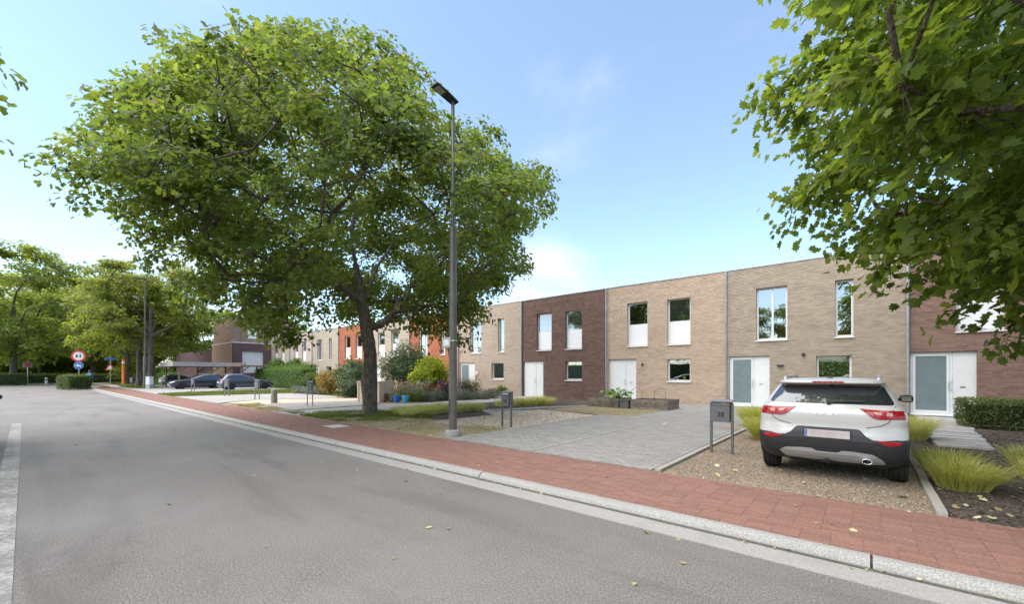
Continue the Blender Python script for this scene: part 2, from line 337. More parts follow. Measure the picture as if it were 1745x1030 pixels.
# ---------------------------------------------------------------- building helpers
def tag(o, label=None, cat=None, group=None, kind=None):
    for k, v in (('label', label), ('category', cat), ('group', group), ('kind', kind)):
        if v: o[k] = v
    return o
def thing(name, label, cat, loc=(0, 0, 0), rz=0.0, group=None):
    o = bpy.data.objects.new(name, None); COL.objects.link(o); o.empty_display_size = .2
    o.location = loc; o.rotation_euler = (0, 0, rz); return tag(o, label, cat, group)
def link(name, me, parent=None, loc=None):
    o = bpy.data.objects.new(name, me); COL.objects.link(o)
    if parent is not None: o.parent = parent
    if loc is not None: o.location = loc
    return o
def copy_tree(o, parent=None):
    c = o.copy(); COL.objects.link(c)
    if parent is not None: c.parent = parent
    for ch in o.children: copy_tree(ch, c)
    return c
class MB:
    def __init__(s): s.v = []; s.f = []; s.m = []; s.t = []
    def _add(s, vs, fs, m=0, t=.5):
        b = len(s.v); s.v += [tuple(p) for p in vs]; s.t += [t]*len(vs)
        for f in fs: s.f.append(tuple(i+b for i in f)); s.m.append(m)
    def box(s, x0, x1, y0, y1, z0, z1, m=0, t=.5):
        vs = [(x, y, z) for z in (z0, z1) for y in (y0, y1) for x in (x0, x1)]
        s._add(vs, [(0, 2, 3, 1), (4, 5, 7, 6), (0, 1, 5, 4), (2, 6, 7, 3), (0, 4, 6, 2), (1, 3, 7, 5)], m, t); return s
    def obox(s, c, size, rz=0.0, m=0, rx=0.0, t=.5, ry=0.0):
        R = Matrix.Rotation(rz, 3, 'Z') @ Matrix.Rotation(ry, 3, 'Y') @ Matrix.Rotation(rx, 3, 'X')
        vs = [Vector(c) + R @ Vector((sx*size[0]/2, sy*size[1]/2, sz*size[2]/2)) for sz in (-1, 1) for sy in (-1, 1) for sx in (-1, 1)]
        s._add(vs, [(0, 2, 3, 1), (4, 5, 7, 6), (0, 1, 5, 4), (2, 6, 7, 3), (0, 4, 6, 2), (1, 3, 7, 5)], m, t); return s
    def poly(s, pts, m=0, t=.5): s._add(pts, [tuple(range(len(pts)))], m, t); return s
    def prism(s, pts, vec, m=0, t=.5):
        n = len(pts); v = Vector(vec); vs = [Vector(p) for p in pts]; vs += [p+v for p in vs]
        fs = [tuple(range(n))[::-1], tuple(range(n, 2*n))] + [(i, (i+1) % n, (i+1) % n+n, i+n) for i in range(n)]
        s._add(vs, fs, m, t); return s
    def tube(s, pts, rad, n=8, m=0, cap=True, t=.5):
        pts = [Vector(p) for p in pts]; k = len(pts)
        if not hasattr(rad, '__len__'): rad = [rad]*k
        vs = []; prev = None
        for i, p in enumerate(pts):
            d = (pts[min(i+1, k-1)] - pts[max(i-1, 0)]); d = d.normalized() if d.length > 1e-9 else Vector((0, 0, 1))
            if prev is None:
                a = Vector((0, 0, 1)) if abs(d.z) < .9 else Vector((1, 0, 0)); u = d.cross(a).normalized()
            else: u = (prev - d*prev.dot(d)).normalized()
            prev = u; w = d.cross(u)
            for j in range(n):
                q = 2*PI*j/n; vs.append(p + (u*math.cos(q) + w*math.sin(q))*rad[i])
        fs = [(i*n+j, i*n+(j+1) % n, (i+1)*n+(j+1) % n, (i+1)*n+j) for i in range(k-1) for j in range(n)]
        if cap: fs += [tuple(range(n))[::-1], tuple(range((k-1)*n, k*n))]
        s._add(vs, fs, m, t); return s
    def lathe(s, prof, c=(0, 0, 0), n=16, m=0, axis='Z', t=.5):
        vs = []
        for r, h in prof:
            for j in range(n):
                q = 2*PI*j/n; a, b = r*math.cos(q), r*math.sin(q)
                p = (a, b, h) if axis == 'Z' else ((h, a, b) if axis == 'X' else (b, h, a))
                vs.append((p[0]+c[0], p[1]+c[1], p[2]+c[2]))
        k = len(prof)
        fs = [(i*n+j, i*n+(j+1) % n, (i+1)*n+(j+1) % n, (i+1)*n+j) for i in range(k-1) for j in range(n)]
        fs += [tuple(range(n))[::-1], tuple(range((k-1)*n, k*n))]
        s._add(vs, fs, m, t); return s
    def build(s, name, mats, parent=None, smooth=False, loc=None, bevel=0.0, rot=None):
        me = bpy.data.meshes.new(name); me.from_pydata(s.v, [], s.f)
        mats = mats if isinstance(mats, (list, tuple)) else [mats]
        for x in mats: me.materials.append(M[x] if isinstance(x, str) else x)
        if len(mats) > 1: me.polygons.foreach_set('material_index', s.m)
        a = me.attributes.new('tint', 'FLOAT', 'POINT'); a.data.foreach_set('value', s.t)
        if smooth: me.polygons.foreach_set('use_smooth', [True]*len(me.polygons))
        me.update()
        o = link(name, me, parent, loc)
        if rot is not None: o.rotation_euler = rot
        if bevel:
            b = o.modifiers.new('bevel', 'BEVEL'); b.width = bevel; b.segments = 2; b.limit_method = 'ANGLE'
        return o
def np_mesh(name, V, F, mat, tint=None, parent=None, smooth=False):
    """V (n,3); F list of (k, index array (m,k)) blocks"""
    me = bpy.data.meshes.new(name); me.vertices.add(len(V)); me.vertices.foreach_set('co', np.asarray(V, np.float32).ravel())
    loops = np.concatenate([f.ravel() for f in F]).astype(np.int32)
    tot = np.concatenate([np.full(len(f), f.shape[1], np.int32) for f in F]); st = np.concatenate([[0], np.cumsum(tot)[:-1]]).astype(np.int32)
    me.loops.add(len(loops)); me.loops.foreach_set('vertex_index', loops)
    me.polygons.add(len(tot)); me.polygons.foreach_set('loop_start', st); me.polygons.foreach_set('loop_total', tot)
    if smooth: me.polygons.foreach_set('use_smooth', np.ones(len(tot), bool))
    if tint is not None:
        a = me.attributes.new('tint', 'FLOAT', 'POINT'); a.data.foreach_set('value', np.asarray(tint, np.float32))
    me.materials.append(M[mat]); me.update(calc_edges=True)
    return link(name, me, parent)

# leaf outlines: x across, y from stalk to tip, z a little fold
_half = [(.10, -.10, 0), (.34, .02, .04), (.26, .20, .03), (.50, .38, .07), (.30, .47, .03), (.30, .72, .05), (.12, .66, .0)]
MAPLE = [(0, 0, 0)] + _half + [(0, 1.0, -.05)] + [(-x, y, z) for x, y, z in _half[::-1]]
MAPLE_C = (0, .38, -.03)
def leaf_template(kind):
    if kind == 'maple':
        V = np.array(MAPLE + [MAPLE_C], float); n = len(MAPLE); T = np.array([(n, i, (i+1) % n) for i in range(n)]); return V, T
    if kind == 'star':
        V = np.array([(0, 0, 0), (.42, .12, .05), (.24, .30, .02), (.34, .70, .05), (0, 1, -.05), (-.34, .70, .05), (-.24, .30, .02), (-.42, .12, .05)], float)
        return V, np.array([(0, 1, 2), (2, 3, 4), (0, 2, 4), (0, 4, 6), (4, 5, 6), (0, 6, 7)])
    if kind == 'oval':
        V = np.array([(0, 0, 0), (.26, .45, .06), (0, 1, -.04), (-.26, .45, .06)], float); return V, np.array([(0, 1, 2), (0, 2, 3)])
    if kind == 'long':
        V = np.array([(0, 0, 0), (.13, .4, .05), (0, 1, -.1), (-.13, .4, .05)], float); return V, np.array([(0, 1, 2), (0, 2, 3)])
def _norm(a): return a/np.maximum(np.linalg.norm(a, axis=-1, keepdims=True), 1e-9)
def leaves(name, P, Nrm, D, size, tint, kind, mat, parent=None):
    T, F = leaf_template(kind); n = len(P); k = len(T)
    curl = np.random.default_rng(n).uniform(-.6, 3.2, n)
    Nrm = _norm(Nrm); D = _norm(D - Nrm*np.sum(D*Nrm, 1, keepdims=True)); X = np.cross(D, Nrm)
    V = P[:, None, :] + size[:, None, None]*(T[None, :, 0:1]*X[:, None, :] + T[None, :, 1:2]*D[:, None, :] + T[None, :, 2:3]*curl[:, None, None]*Nrm[:, None, :])
    Fa = (F[None] + (np.arange(n)*k)[:, None, None]).reshape(-1, F.shape[1])
    return np_mesh(name, V.reshape(-1, 3), [Fa], mat, np.repeat(tint, k), parent)
def spray_points(blobs, n_spray, per, rng, spread=.42, flat=.35, centre=None, shell=.55, up=.75, clump=0.0, fr=1.0):
    """leaf positions in flattened sprays spread through the blobs; returns position, normal, direction, spray tint"""
    B = np.asarray(blobs, float); w = B[:, 3]**2.2; idx = rng.choice(len(B), n_spray, p=w/w.sum())
    d = _norm(rng.normal(size=(n_spray, 3))); r = (shell + (1.06-shell)*rng.random(n_spray)**.6)
    C = B[idx, :3] + d*(B[idx, 3]*r)[:, None]
    if clump:     # boughs end in flattened tiers with open air between them
        SC_, SR, SW = [], [], []
        for b in B:
            for _ in range(max(1, int(round(clump*b[3]**2/(spread*spread)*.16)))):
                dv = _norm(rng.normal(size=3)); dv[2] *= .8
                SC_.append(b[:3]+dv*b[3]*(.45+.55*rng.random())); q = spread*rng.uniform(1.0, 1.9); SR.append(min(q, b[3]*.85+.05)); SW.append(SR[-1]**1.7)
        SC_, SR, SW = np.array(SC_), np.array(SR), np.array(SW); si = rng.choice(len(SC_), n_spray, p=SW/SW.sum())
        o0 = _norm(SC_-(B[:, :3].mean(0) if centre is None else np.asarray(centre, float)))[si]
        g3 = rng.normal(size=(n_spray, 3))*np.array([.52, .52, .20]); g3 = np.clip(g3, -1.1, 1.1)
        C = SC_[si] + g3*SR[si][:, None]; C[:, 2] += (g3[:, 0]*o0[:, 0]+g3[:, 1]*o0[:, 1])*SR[si]*-.25
        near_b = np.argmin(((C[:, None, :]-B[None, :, :3])**2).sum(2)-B[None, :, 3]**2, 1) if len(B)*n_spray < 6e6 else idx
        idx = near_b; d = o0
    cc = B[:, :3].mean(0) if centre is None else np.asarray(centre, float)
    fringe = rng.random(n_spray) < .08; C = C + d*(B[idx, 3]*fringe*fr*(.1+.4*rng.random(n_spray)))[:, None]
    out = _norm(C - cc)
    nrm = _norm(np.array([0, 0, up]) + out*.55 + rng.normal(size=(n_spray, 3))*.28)
    rad = spread*(.7+.6*rng.random(n_spray))*np.where(fringe, .7, 1)
    st = rng.random(n_spray)
    I = np.repeat(np.arange(n_spray), per); m = len(I)
    a = _norm(rng.normal(size=(m, 3))); a -= nrm[I]*np.sum(a*nrm[I], 1, keepdims=True); a = _norm(a)
    rr = np.sqrt(rng.random(m))*rad[I]
    P = C[I] + a*rr[:, None] + nrm[I]*(rng.normal(size=m)*rad[I]*flat*.5)[:, None]
    P[:, 2] -= rr*.25
    N = _norm(nrm[I] + rng.normal(size=(m, 3))*.42 + a*.25)
    D = a + rng.normal(size=(m, 3))*.45 + np.array([0, 0, -.35])
    return P, N, D, st[I], C, idx
def limb_mesh(mb, root, fork_nodes, blobs, r0, rng, twig_min=.012, nside=8, power=2.35, boughs=(), first=2):
    """limbs from the trunk's nodes to every blob: each hangs on its nearest neighbour nearer the fork; thickness follows what it carries"""
    nodes = [Vector(p) for p in fork_nodes]; par = [i-1 if i else -1 for i in range(len(nodes))]
    top = nodes[-1]; ntr = len(nodes); bough_ids = set()
    for j, pts in boughs:      # main limbs laid out by hand: (trunk node they leave, points)
        k = j
        for q in pts: nodes.append(Vector(q)); par.append(k); k = len(nodes)-1; bough_ids.add(k)
    nfix = len(nodes)
    order = sorted(blobs, key=lambda b: (Vector(b[:3])-top).length)
    for b in order:
        p = Vector(b[:3]); best = None
        for i, q in enumerate(nodes):
            if i < min(first, ntr-1): continue
            dd = (p-q).length; drop = max(0, q.z-p.z)*.5
            back = max(0, (q-top).length-(p-top).length)*(1.5 if i not in bough_ids else .3)
            hz = math.hypot(p.x-q.x, p.y-q.y)
            if math.hypot(q.x-top.x, q.y-top.y) < 2.0 and hz > 1.3 and p.z-q.z < hz*.45: drop += 5
            if p.z-q.z < -.25*hz: drop += 1.0
            cst = dd + drop + back + .22*depth_len(i, nodes, par)
            if best is None or cst < best[0]: best = (cst, i)
        nodes.append(p); par.append(best[1])
    load = [0.0]*len(nodes)
    for i in range(nfix, len(nodes)):
        j = i
        while j >= 0: load[j] += 1; j = par[j]
    tot = max(load)
    R = [max(twig_min, r0*(l/tot)**(1/power)) for l in load]
    for i in range(1, len(nodes)):
        a, b = nodes[par[i]], nodes[i]
        ra, rb = min(R[par[i]], R[i]*1.25), R[i]*.85
        mid = (a+b)/2 + Vector(rng.normal(size=3)*(b-a).length*.07) + Vector((0, 0, -.03*(b-a).length if i >= nfix else 0))
        mb.tube([a, a.lerp(mid, .6), mid, mid.lerp(b, .6), b], [ra, ra*.75+rb*.25, (ra+rb)/2, rb*.8+ra*.2, rb], max(4, nside if R[i] > .04 else 4), cap=False)
    return nodes
_dl = {}
def depth_len(i, nodes, par):
    s = 0.0
    while par[i] >= 0: s += (nodes[i]-nodes[par[i]]).length; i = par[i]
    return s
def trunk_tube(mb, path, radii, rng, n=20, flare=1.5, lump=.07):
    """bark-lumpy tapered trunk with a flared root collar"""
    pts = []; rad = []
    for i in range(len(path)-1):
        a, b = Vector(path[i]), Vector(path[i+1]); k = max(2, int((b-a).length/.18))
        for j in range(k): pts.append(a.lerp(b, j/k)); rad.append(radii[i]+(radii[i+1]-radii[i])*j/k)
    pts.append(Vector(path[-1])); rad.append(radii[-1])
    z0 = pts[0].z; start = len(mb.v)
    ph = rng.random(6)*6.28
    vs = []
    for p, r in zip(pts, rad):
        h = p.z-z0; fl = 1 + (flare-1)*math.exp(-h/.22)
        for j in range(n):
            q = 2*PI*j/n
            rr = r*(1+(fl-1)*(.65+.35*math.cos(5*q+ph[0])))*(1+lump*math.sin(3*q+ph[1]+h*.9)*.6+lump*math.sin(7*q+ph[2]+h*1.7)*.45+lump*math.sin(2*q+h*3.1+ph[3])*.5)
            vs.append((p.x+rr*math.cos(q), p.y+rr*math.sin(q), p.z))
    k = len(pts)
    mb._add(vs, [(i*n+j, i*n+(j+1) % n, (i+1)*n+(j+1) % n, (i+1)*n+j) for i in range(k-1) for j in range(n)])
def blades(name, P, h, lean, width, tint, mat, parent=None, az=None):
    """grass: each blade a bent tapering strip (quad + quad + tip)"""
    n = len(P); rng = np.random.default_rng(n)
    a = rng.random(n)*2*PI; side = np.stack([np.cos(a), np.sin(a), np.zeros(n)], 1)*(width/2)[:, None]
    up = np.array([0, 0, 1.0])
    m1 = P + lean*(h*.22)[:, None] + up*(h*.45)[:, None]; m2 = P + lean*(h*.62)[:, None] + up*(h*.80)[:, None]
    tip = P + lean*(h*1.15)[:, None] + up*(h*(1-.25*np.linalg.norm(lean, axis=1)))[:, None]
    V = np.stack([P-side, P+side, m1-side*.9, m1+side*.9, m2-side*.6, m2+side*.6, tip], 1).reshape(-1, 3)
    o = (np.arange(n)*7)[:, None]
    Q = np.concatenate([o+np.array([[0, 1, 3, 2]]), o+np.array([[2, 3, 5, 4]])]); T = o+np.array([[4, 5, 6]])
    return np_mesh(name, V, [Q, T], mat, np.repeat(tint, 7), parent)
def gz(y): return .08 + .05*min(1, max(0, (y-6.5)/14.8))
def npz(Y): return .08 + .05*np.clip((Y-6.5)/14.8, 0, 1)
def sheet(name, pts, mat, off=0.0, kind='structure'):
    """one ground surface following the gentle rise of the front yards"""
    ys = [p[1] for p in pts]; o = MB().poly([(x, y, gz(y)+off) for x, y in pts]).build(name, mat)
    return tag(o, kind=kind)
def pip(px, py, poly):
    px = np.asarray(px); c = np.zeros(px.shape, bool); n = len(poly)
    for i in range(n):
        (x1, y1), (x2, y2) = poly[i], poly[i-1]
        if y1 == y2: continue
        c ^= ((y1 > py) != (y2 > py)) & (px < (x2-x1)*(py-y1)/(y2-y1)+x1)
    return c
def scatter_poly(poly, n, rng):
    xs = [p[0] for p in poly]; ys = [p[1] for p in poly]
    X = rng.uniform(min(xs), max(xs), n*3); Y = rng.uniform(min(ys), max(ys), n*3); k = pip(X, Y, poly)
    return X[k][:n], Y[k][:n]

# ---------------------------------------------------------------- the ground
tag(MB().poly([(-1500, -1500, -.05), (1500, -1500, -.05), (1500, 1500, -.05), (-1500, 1500, -.05)]).build('ground', 'far_ground'), kind='structure')
tag(MB().poly([(-230, -9, 0), (60, -9, 0), (60, 4.24, 0), (-64, 4.24, 0), (-66, 5.2, 0), (-80, 7.4, 0), (-230, 9, 0)]).build('road', 'asphalt'), kind='structure')
RN = np.random.default_rng(11)
g = tag(MB().box(-64, 40, 4.24, 4.56, -.05, .006).build('gutter', 'gutter'), kind='structure')
tag(MB().box(-64, 40, 4.553, 4.61, -.05, .010).build('gutter_joint', 'gutter_dirt'), kind='structure')
kerb = tag(MB().box(-64, 40, 4.64, 4.70, -.05, .06).build('kerb', 'gutter_dirt'), kind='structure')
kp = [(4.60, -.04), (4.60, .022), (4.615, .05), (4.655, .083), (4.68, .090), (4.735, .090), (4.735, -.04)]
seg = MB(); seg.prism([(0, y, z) for y, z in kp], (4.622, 0, 0)); k0 = seg.build('kerb_stone', 'kerb', kerb)
for i in range(-14, 8):
    o = k0 if i == -14 else k0.copy()
    if i != -14: COL.objects.link(o)
    o.location = (.05+4.64*i, 0, RN.uniform(-.002, .002))
for i in range(-14, 8):     # the gutter's own contraction joints
    pass
# red clay pavement: courses of pavers on a sandy bed; the nearest ones are loose parts
PV0, PV1 = 4.745, 6.5
pave = tag(MB().box(-64, 40, PV0, PV1, -.05, .0845).build('pavement', 'red_joint'), kind='structure')
rows = []
for a, b, m in ((4.747, 5.097, 5), (5.099, 5.479, 5), (5.481, 5.879, 5), (5.881, 6.279, 5), (6.281, 6.50, 3)):
    for q in range(m): rows.append((a+(b-a)*q/m, a+(b-a)*(q+1)/m))
pavers = []
for ri, (y0, y1) in enumerate(rows):
    off = -.012 if ri < 5 else (.128 if ri < 20 else .01)
    for k in range(-274, 60):
        x0 = off + .2335*k
        if -63.9 < x0 < 13.6: pavers.append((x0, y0, y1))
def pdepth(x, y): return -.648*x+.7615*y
def in_view(x, y):
    d = pdepth(x, y); l = .7615*x+.648*y
    return d > .5 and -1.28 < l/d < 1.28
vis = sorted([p for p in pavers if in_view(p[0]+.1, (p[1]+p[2])/2)], key=lambda p: pdepth(p[0], p[1]))
near = set(vis[:300]); shared = {}
far = MB()
for p in pavers:
    x0, y0, y1 = p; w = .2305; dz = RN.uniform(-.002, .002)
    if p in near:
        kx = round(y1-y0, 3)
        if kx not in shared:
            me = MB().box(0, w, 0, y1-y0-.0025, 0, .014).build('paver', 'red_paver', pave); shared[kx] = me.data; o = me
        else: o = link('paver', shared[kx], pave)
        o.location = (x0, y0, .074+dz)
    else: far.box(x0, x0+w, y0, y1-.0025, .07, .088+dz, t=RN.random())
tag(far.build('paving', 'red_paver_far', pave), kind='stuff')
tag(MB().box(-12.25, -11.55, 5.72, 6.22, .05, .094).build('drain_cover', 'cover'), 'pale square cover slab set in the red pavement near the big tree', 'drain cover')
# painted bay line on the far lane, worn
line = MB()
line.box(-21.2, 12, -.27, -.06, .001, .005); line.box(-21.2, -21.08, -2.4, -.272, .001, .005)
tag(line.build('parking_line', 'paint'), 'worn white parking bay line painted along the left side of the road', 'road marking', kind='structure')
tag(MB().box(-63.5, 40, -6.6, -6.45, -.05, .1).build('kerb_beyond', 'kerb'), kind='structure')
tag(MB().box(-64, 40, -9.2, -6.62, -.05, .085).build('verge_beyond', 'lawn_soil'), kind='structure')

# front yards
sheet('yard', [(-140, 6.5), (14, 6.5), (14, 21.5), (-140, 21.5)], 'soil', -.02)
tag(MB().poly([(-140, 21.5, .105), (60, 21.5, .105), (60, 60, .105), (-140, 60, .105)]).build('back_garden', 'lawn_soil'), kind='structure')
tag(MB().poly([(14, 6.5, .06), (60, 6.5, .06), (60, 21.5, .105), (14, 21.5, .105)]).build('verge', 'lawn_soil'), kind='structure')
sheet('gravel_bay', [(-2.45, 6.5), (.6, 6.5), (.6, 13.5), (-2.45, 13.5)], 'gravel', .0)
sheet('mulch_bed', [(.7, 6.5), (7.3, 6.5), (7.3, 21.3), (1.2, 21.3), (1.0, 20.0), (-2.4, 20.0), (-2.4, 13.5), (.7, 13.5)], 'mulch', .0)
sheet('mulch_spur', [(-3.5, 12.6), (-2.45, 12.2), (-2.45, 13.0), (-3.0, 12.9)], 'gravel', .033)
sheet('gravel_garden', [(-7.55, 8.6), (-7.55, 13.7), (-10.4, 14.4), (-12.0, 12.2), (-10.6, 11.4), (-10.9, 8.3)], 'pale_gravel', .0)
sheet('mulch_garden', [(-10.6, 11.4), (-12.0, 12.2), (-10.4, 14.4), (-9.9, 17.0), (-9.9, 21.2), (-15.0, 21.2), (-15.0, 9.3), (-12.6, 8.7), (-11.0, 9.0)], 'mulch', .004)
sheet('dry_verge', [(-7.55, 6.5), (-7.55, 8.6), (-11.0, 8.4), (-12.2, 8.9), (-15.6, 9.2), (-15.6, 6.5)], 'soil', .002)
sheet('dry_lawn', [(-10.3, 14.3), (-7.5, 13.75), (-6.35, 13.7), (-6.1, 16.65), (-9.85, 16.9)], 'soil', .022)
sheet('concrete_drive', [(-15.6, 6.5), (-18.2, 6.5), (-18.2, 11.6), (-17.4, 12.4), (-17.4, 21.2), (-15.1, 21.2), (-15.1, 9.2), (-15.6, 9.2)], 'concrete_path', .014)
sheet('grey_gravel_bay', [(-18.25, 6.5), (-22.4, 7.3), (-23.2, 8.2), (-22.0, 12.2), (-18.25, 11.6)], 'grey_gravel', .006)
sheet('beige_gravel_bay', [(-22.4, 7.3), (-25.6, 6.9), (-27.4, 8.9), (-24.0, 13.8), (-22.0, 12.2), (-23.2, 8.2)], 'pale_gravel', .008)
sheet('white_drive', [(-25.6, 6.5), (-35.4, 6.5), (-33.8, 13.6), (-27.0, 13.6), (-25.0, 12.6), (-27.4, 8.9)], 'concrete_path', .018)
sheet('green_lawn', [(-35.5, 6.5), (-41.2, 6.5), (-42.6, 9.0), (-42.6, 17.4), (-26.8, 17.4), (-26.8, 13.7), (-33.9, 13.7)], 'lawn_soil', .006)
sheet('parking_court', [(-41.3, 6.5), (-80, 6.9), (-80, 19), (-42.7, 19), (-42.7, 9.0)], 'concrete_path', .010)
# grey clinker drives in front of the two middle houses
def grey_drive():
    base = tag(MB().poly([(-7.5, 6.5, gz(6.5)+.008), (-2.5, 6.5, gz(6.5)+.008), (-2.5, 21.25, gz(21.25)+.008), (-7.5, 21.25, gz(21.25)+.008)]).build('driveway', 'grey_joint'), kind='structure')
    holes = [(-10.3, 14.3), (-7.5, 13.75), (-6.35, 13.7), (-6.1, 16.65), (-9.85, 16.9)]
    L, W = .21, .105; cells = []
    ny = int(14.7/W)
    for r in range(ny):
        y = 6.505 + r*W
        for a, b in ((-7.48, -5.075), (-5.005, -2.6)):
            x = a - (L/2 if r % 2 else 0)
            while x < b:
                x0, x1 = max(a, x), min(b, x+L); x += L
                if x1-x0 < .04: continue
                cells.append((x0, x1, y, y+W))
    cells = [c for c in cells if not pip(np.array([(c[0]+c[1])/2]), (c[2]+c[3])/2, holes)[0]]
    cells.sort(key=lambda c: pdepth(c[0], c[2]))
    mb = MB(); full = None; cnt = 0
    for c in cells:
        x0, x1, y0, y1 = c; z = gz(y0)+.010+RN.uniform(-.002, .002)
        if cnt < 300 and x1-x0 > .2:
            if full is None: full = MB().box(0, L-.008, 0, W-.008, 0, .02).build('paver', 'grey_paver', base); o = full
            else: o = link('paver', full.data, base)
            o.location = (x0, y0, z); cnt += 1
        else: mb.box(x0, x1-.008, y0, y1-.008, z, z+.02, t=RN.random())
    tag(mb.build('paving', 'grey_paver_far', base), kind='stuff')
    e = MB()
    for i in range(15):
        y = 6.5+i*.98; e.prism([(-5.07, y, gz(y)+.01), (-5.01, y, gz(y)+.01), (-5.01, y+.97, gz(y+.97)+.01), (-5.07, y+.97, gz(y+.97)+.01)], (0, 0, .028))
    e.build('centre_strip', 'edging', base)
    return base
grey_drive()
def edging(name, x0, x1, ya, yb, label, h=.045):
    t = thing(name, label, 'edging', (0, 0, 0)); n = max(1, round((yb-ya)/1.0)); L = (yb-ya)/n; sh = None
    for i in range(n):
        y = ya+i*L
        if sh is None: o = MB().box(x0, x1, 0, L-.008, -.1, h).build('edging_stone', 'edging', t); sh = o.data
        else: o = link('edging_stone', sh, t)
        o.location = (RN.uniform(-.006, .006), y, gz(y))
    return t
edging('edging', .60, .69, 6.55, 13.5, 'narrow concrete edging strip right of the parked white car')
edging('edging', -2.56, -2.47, 6.55, 13.2, 'concrete edging strip between grey driveway and gravel bay with mailbox 38')
edging('edging', -18.26, -18.18, 6.6, 11.5, 'edging strip on the near side of the grey gravel bay past the big tree')
e = thing('edging', 'pale kerb board between the pale gravel and the mulch bed', 'edging')
p0, p1 = Vector((-12.0, 12.2, 0)), Vector((-9.9, 17.0, 0))
for i in range(5):
    a, b = p0.lerp(p1, i/5), p0.lerp(p1, (i+.985)/5); nn = Vector((b.y-a.y, a.x-b.x, 0)).normalized()*.05
    MB().prism([(a.x, a.y, gz(a.y)-.05), (b.x, b.y, gz(b.y)-.05), (b.x+nn.x, b.y+nn.y, gz(b.y)-.05), (a.x+nn.x, a.y+nn.y, gz(a.y)-.05)], (0, 0, .11)).build('edging_stone', 'cover', e)
# stepping slabs to the right-hand door
steps = tag(sheet('garden_path', [(1.15, 12.5), (1.95, 12.5), (2.45, 20.2), (1.35, 20.2)], 'soil', .006), kind='structure')
y = 12.55; sh = None; kk = 0
while y < 20.1:
    f = (y-12.5)/7.7; xa = 1.16+.22*f; w = .80+.28*f
    o = MB().box(0, w, 0, .20, -.02, .035).build('slab', 'slate_plank', steps)
    o.location = (xa+RN.uniform(-.04, .04), y, gz(y)+.012+RN.uniform(-.004, .006)); o.rotation_euler = (0, 0, RN.uniform(-.02, .02)); y += .262

# ---------------------------------------------------------------- the terrace of houses
FY, FZ, HW, HH = 21.3, .13, 6.16, 6.30
def wall_with_holes(mb, W, H, y0, y1, holes, m=0):
    xs = sorted({0, W, *[h[0] for h in holes], *[h[1] for h in holes]}); zs = sorted({0, H, *[h[2] for h in holes], *[h[3] for h in holes]})
    solid = lambda a, b: not any(h[0]-1e-6 <= a and b[0] <= h[1]+1e-6 and h[2]-1e-6 <= b[1] and b[2] <= h[3]+1e-6 for h in holes)
    for i in range(len(xs)-1):
        for j in range(len(zs)-1):
            if not solid(xs[i], (xs[i+1], zs[j], zs[j+1])): continue
            x0, x1, z0, z1 = xs[i], xs[i+1], zs[j], zs[j+1]
            mb.poly([(x0, y0, z0), (x1, y0, z0), (x1, y0, z1), (x0, y0, z1)], m); mb.poly([(x0, y1, z0), (x0, y1, z1), (x1, y1, z1), (x1, y1, z0)], m)
    for x0, x1, z0, z1 in holes:
        if z0 > .01: mb.poly([(x0, y0, z0), (x0, y1, z0), (x1, y1, z0), (x1, y0, z0)], m)
        mb.poly([(x0, y0, z1), (x1, y0, z1), (x1, y1, z1), (x0, y1, z1)], m)
        mb.poly([(x0, y0, z0), (x0, y0, z1), (x0, y1, z1), (x0, y1, z0)], m); mb.poly([(x1, y0, z0), (x1, y1, z0), (x1, y1, z1), (x1, y0, z1)], m)
def brick_face(W, H, holes, rng, xstart=0.0):
    """every brick of a facade as a proud block with recessed joints"""
    mb = MB(); CH, BL, J = .0662, .226, .014; n = int(H/CH)
    runs = rng.random(n)
    for r in range(n):
        z0 = r*CH+.004; z1 = z0+CH-J; zm = (z0+z1)/2
        cuts = sorted([(h[0], h[1]) for h in holes if h[2] < zm < h[3]]); spans = []; a = xstart
        for c0, c1 in cuts:
            if c0 > a: spans.append((a, c0))
            a = max(a, c1)
        if a < W: spans.append((a, W))
        for a, b in spans:
            x = a - rng.random()*BL if a == xstart else a - (BL/2 if r % 2 else 0)
            while x < b-.004:
                x0, x1 = max(a, x), min(b, x+BL-.007); x += BL
                if x1-x0 < .02: continue
                y = rng.uniform(-.005, .003); t = min(1, max(0, .5+rng.normal()*.26+(runs[r]-.5)*.2))
                mb._add([(x0, y, z0), (x1, y, z0), (x1, y, z1), (x0, y, z1), (x0, .016, z0), (x1, .016, z0), (x1, .016, z1), (x0, .016, z1)],
                        [(0, 1, 2, 3), (0, 4, 5, 1), (3, 2, 6, 7), (0, 3, 7, 4), (1, 5, 6, 2)], 0, t)
    return mb
def frame_bars(mb, x0, x1, z0, z1, y0, y1, b, m=0, mull=(), rails=()):
    mb.box(x0, x1, y0, y1, z0, z0+b, m); mb.box(x0, x1, y0, y1, z1-b, z1, m)
    mb.box(x0, x0+b, y0, y1, z0+b, z1-b, m); mb.box(x1-b, x1, y0, y1, z0+b, z1-b, m)
    for x in mull: mb.box(x-b*.55, x+b*.55, y0, y1, z0+b, z1-b, m)
    for z in rails: mb.box(x0+b, x1-b, y0+.002, y1-.002, z-b*.5, z+b*.5, m)
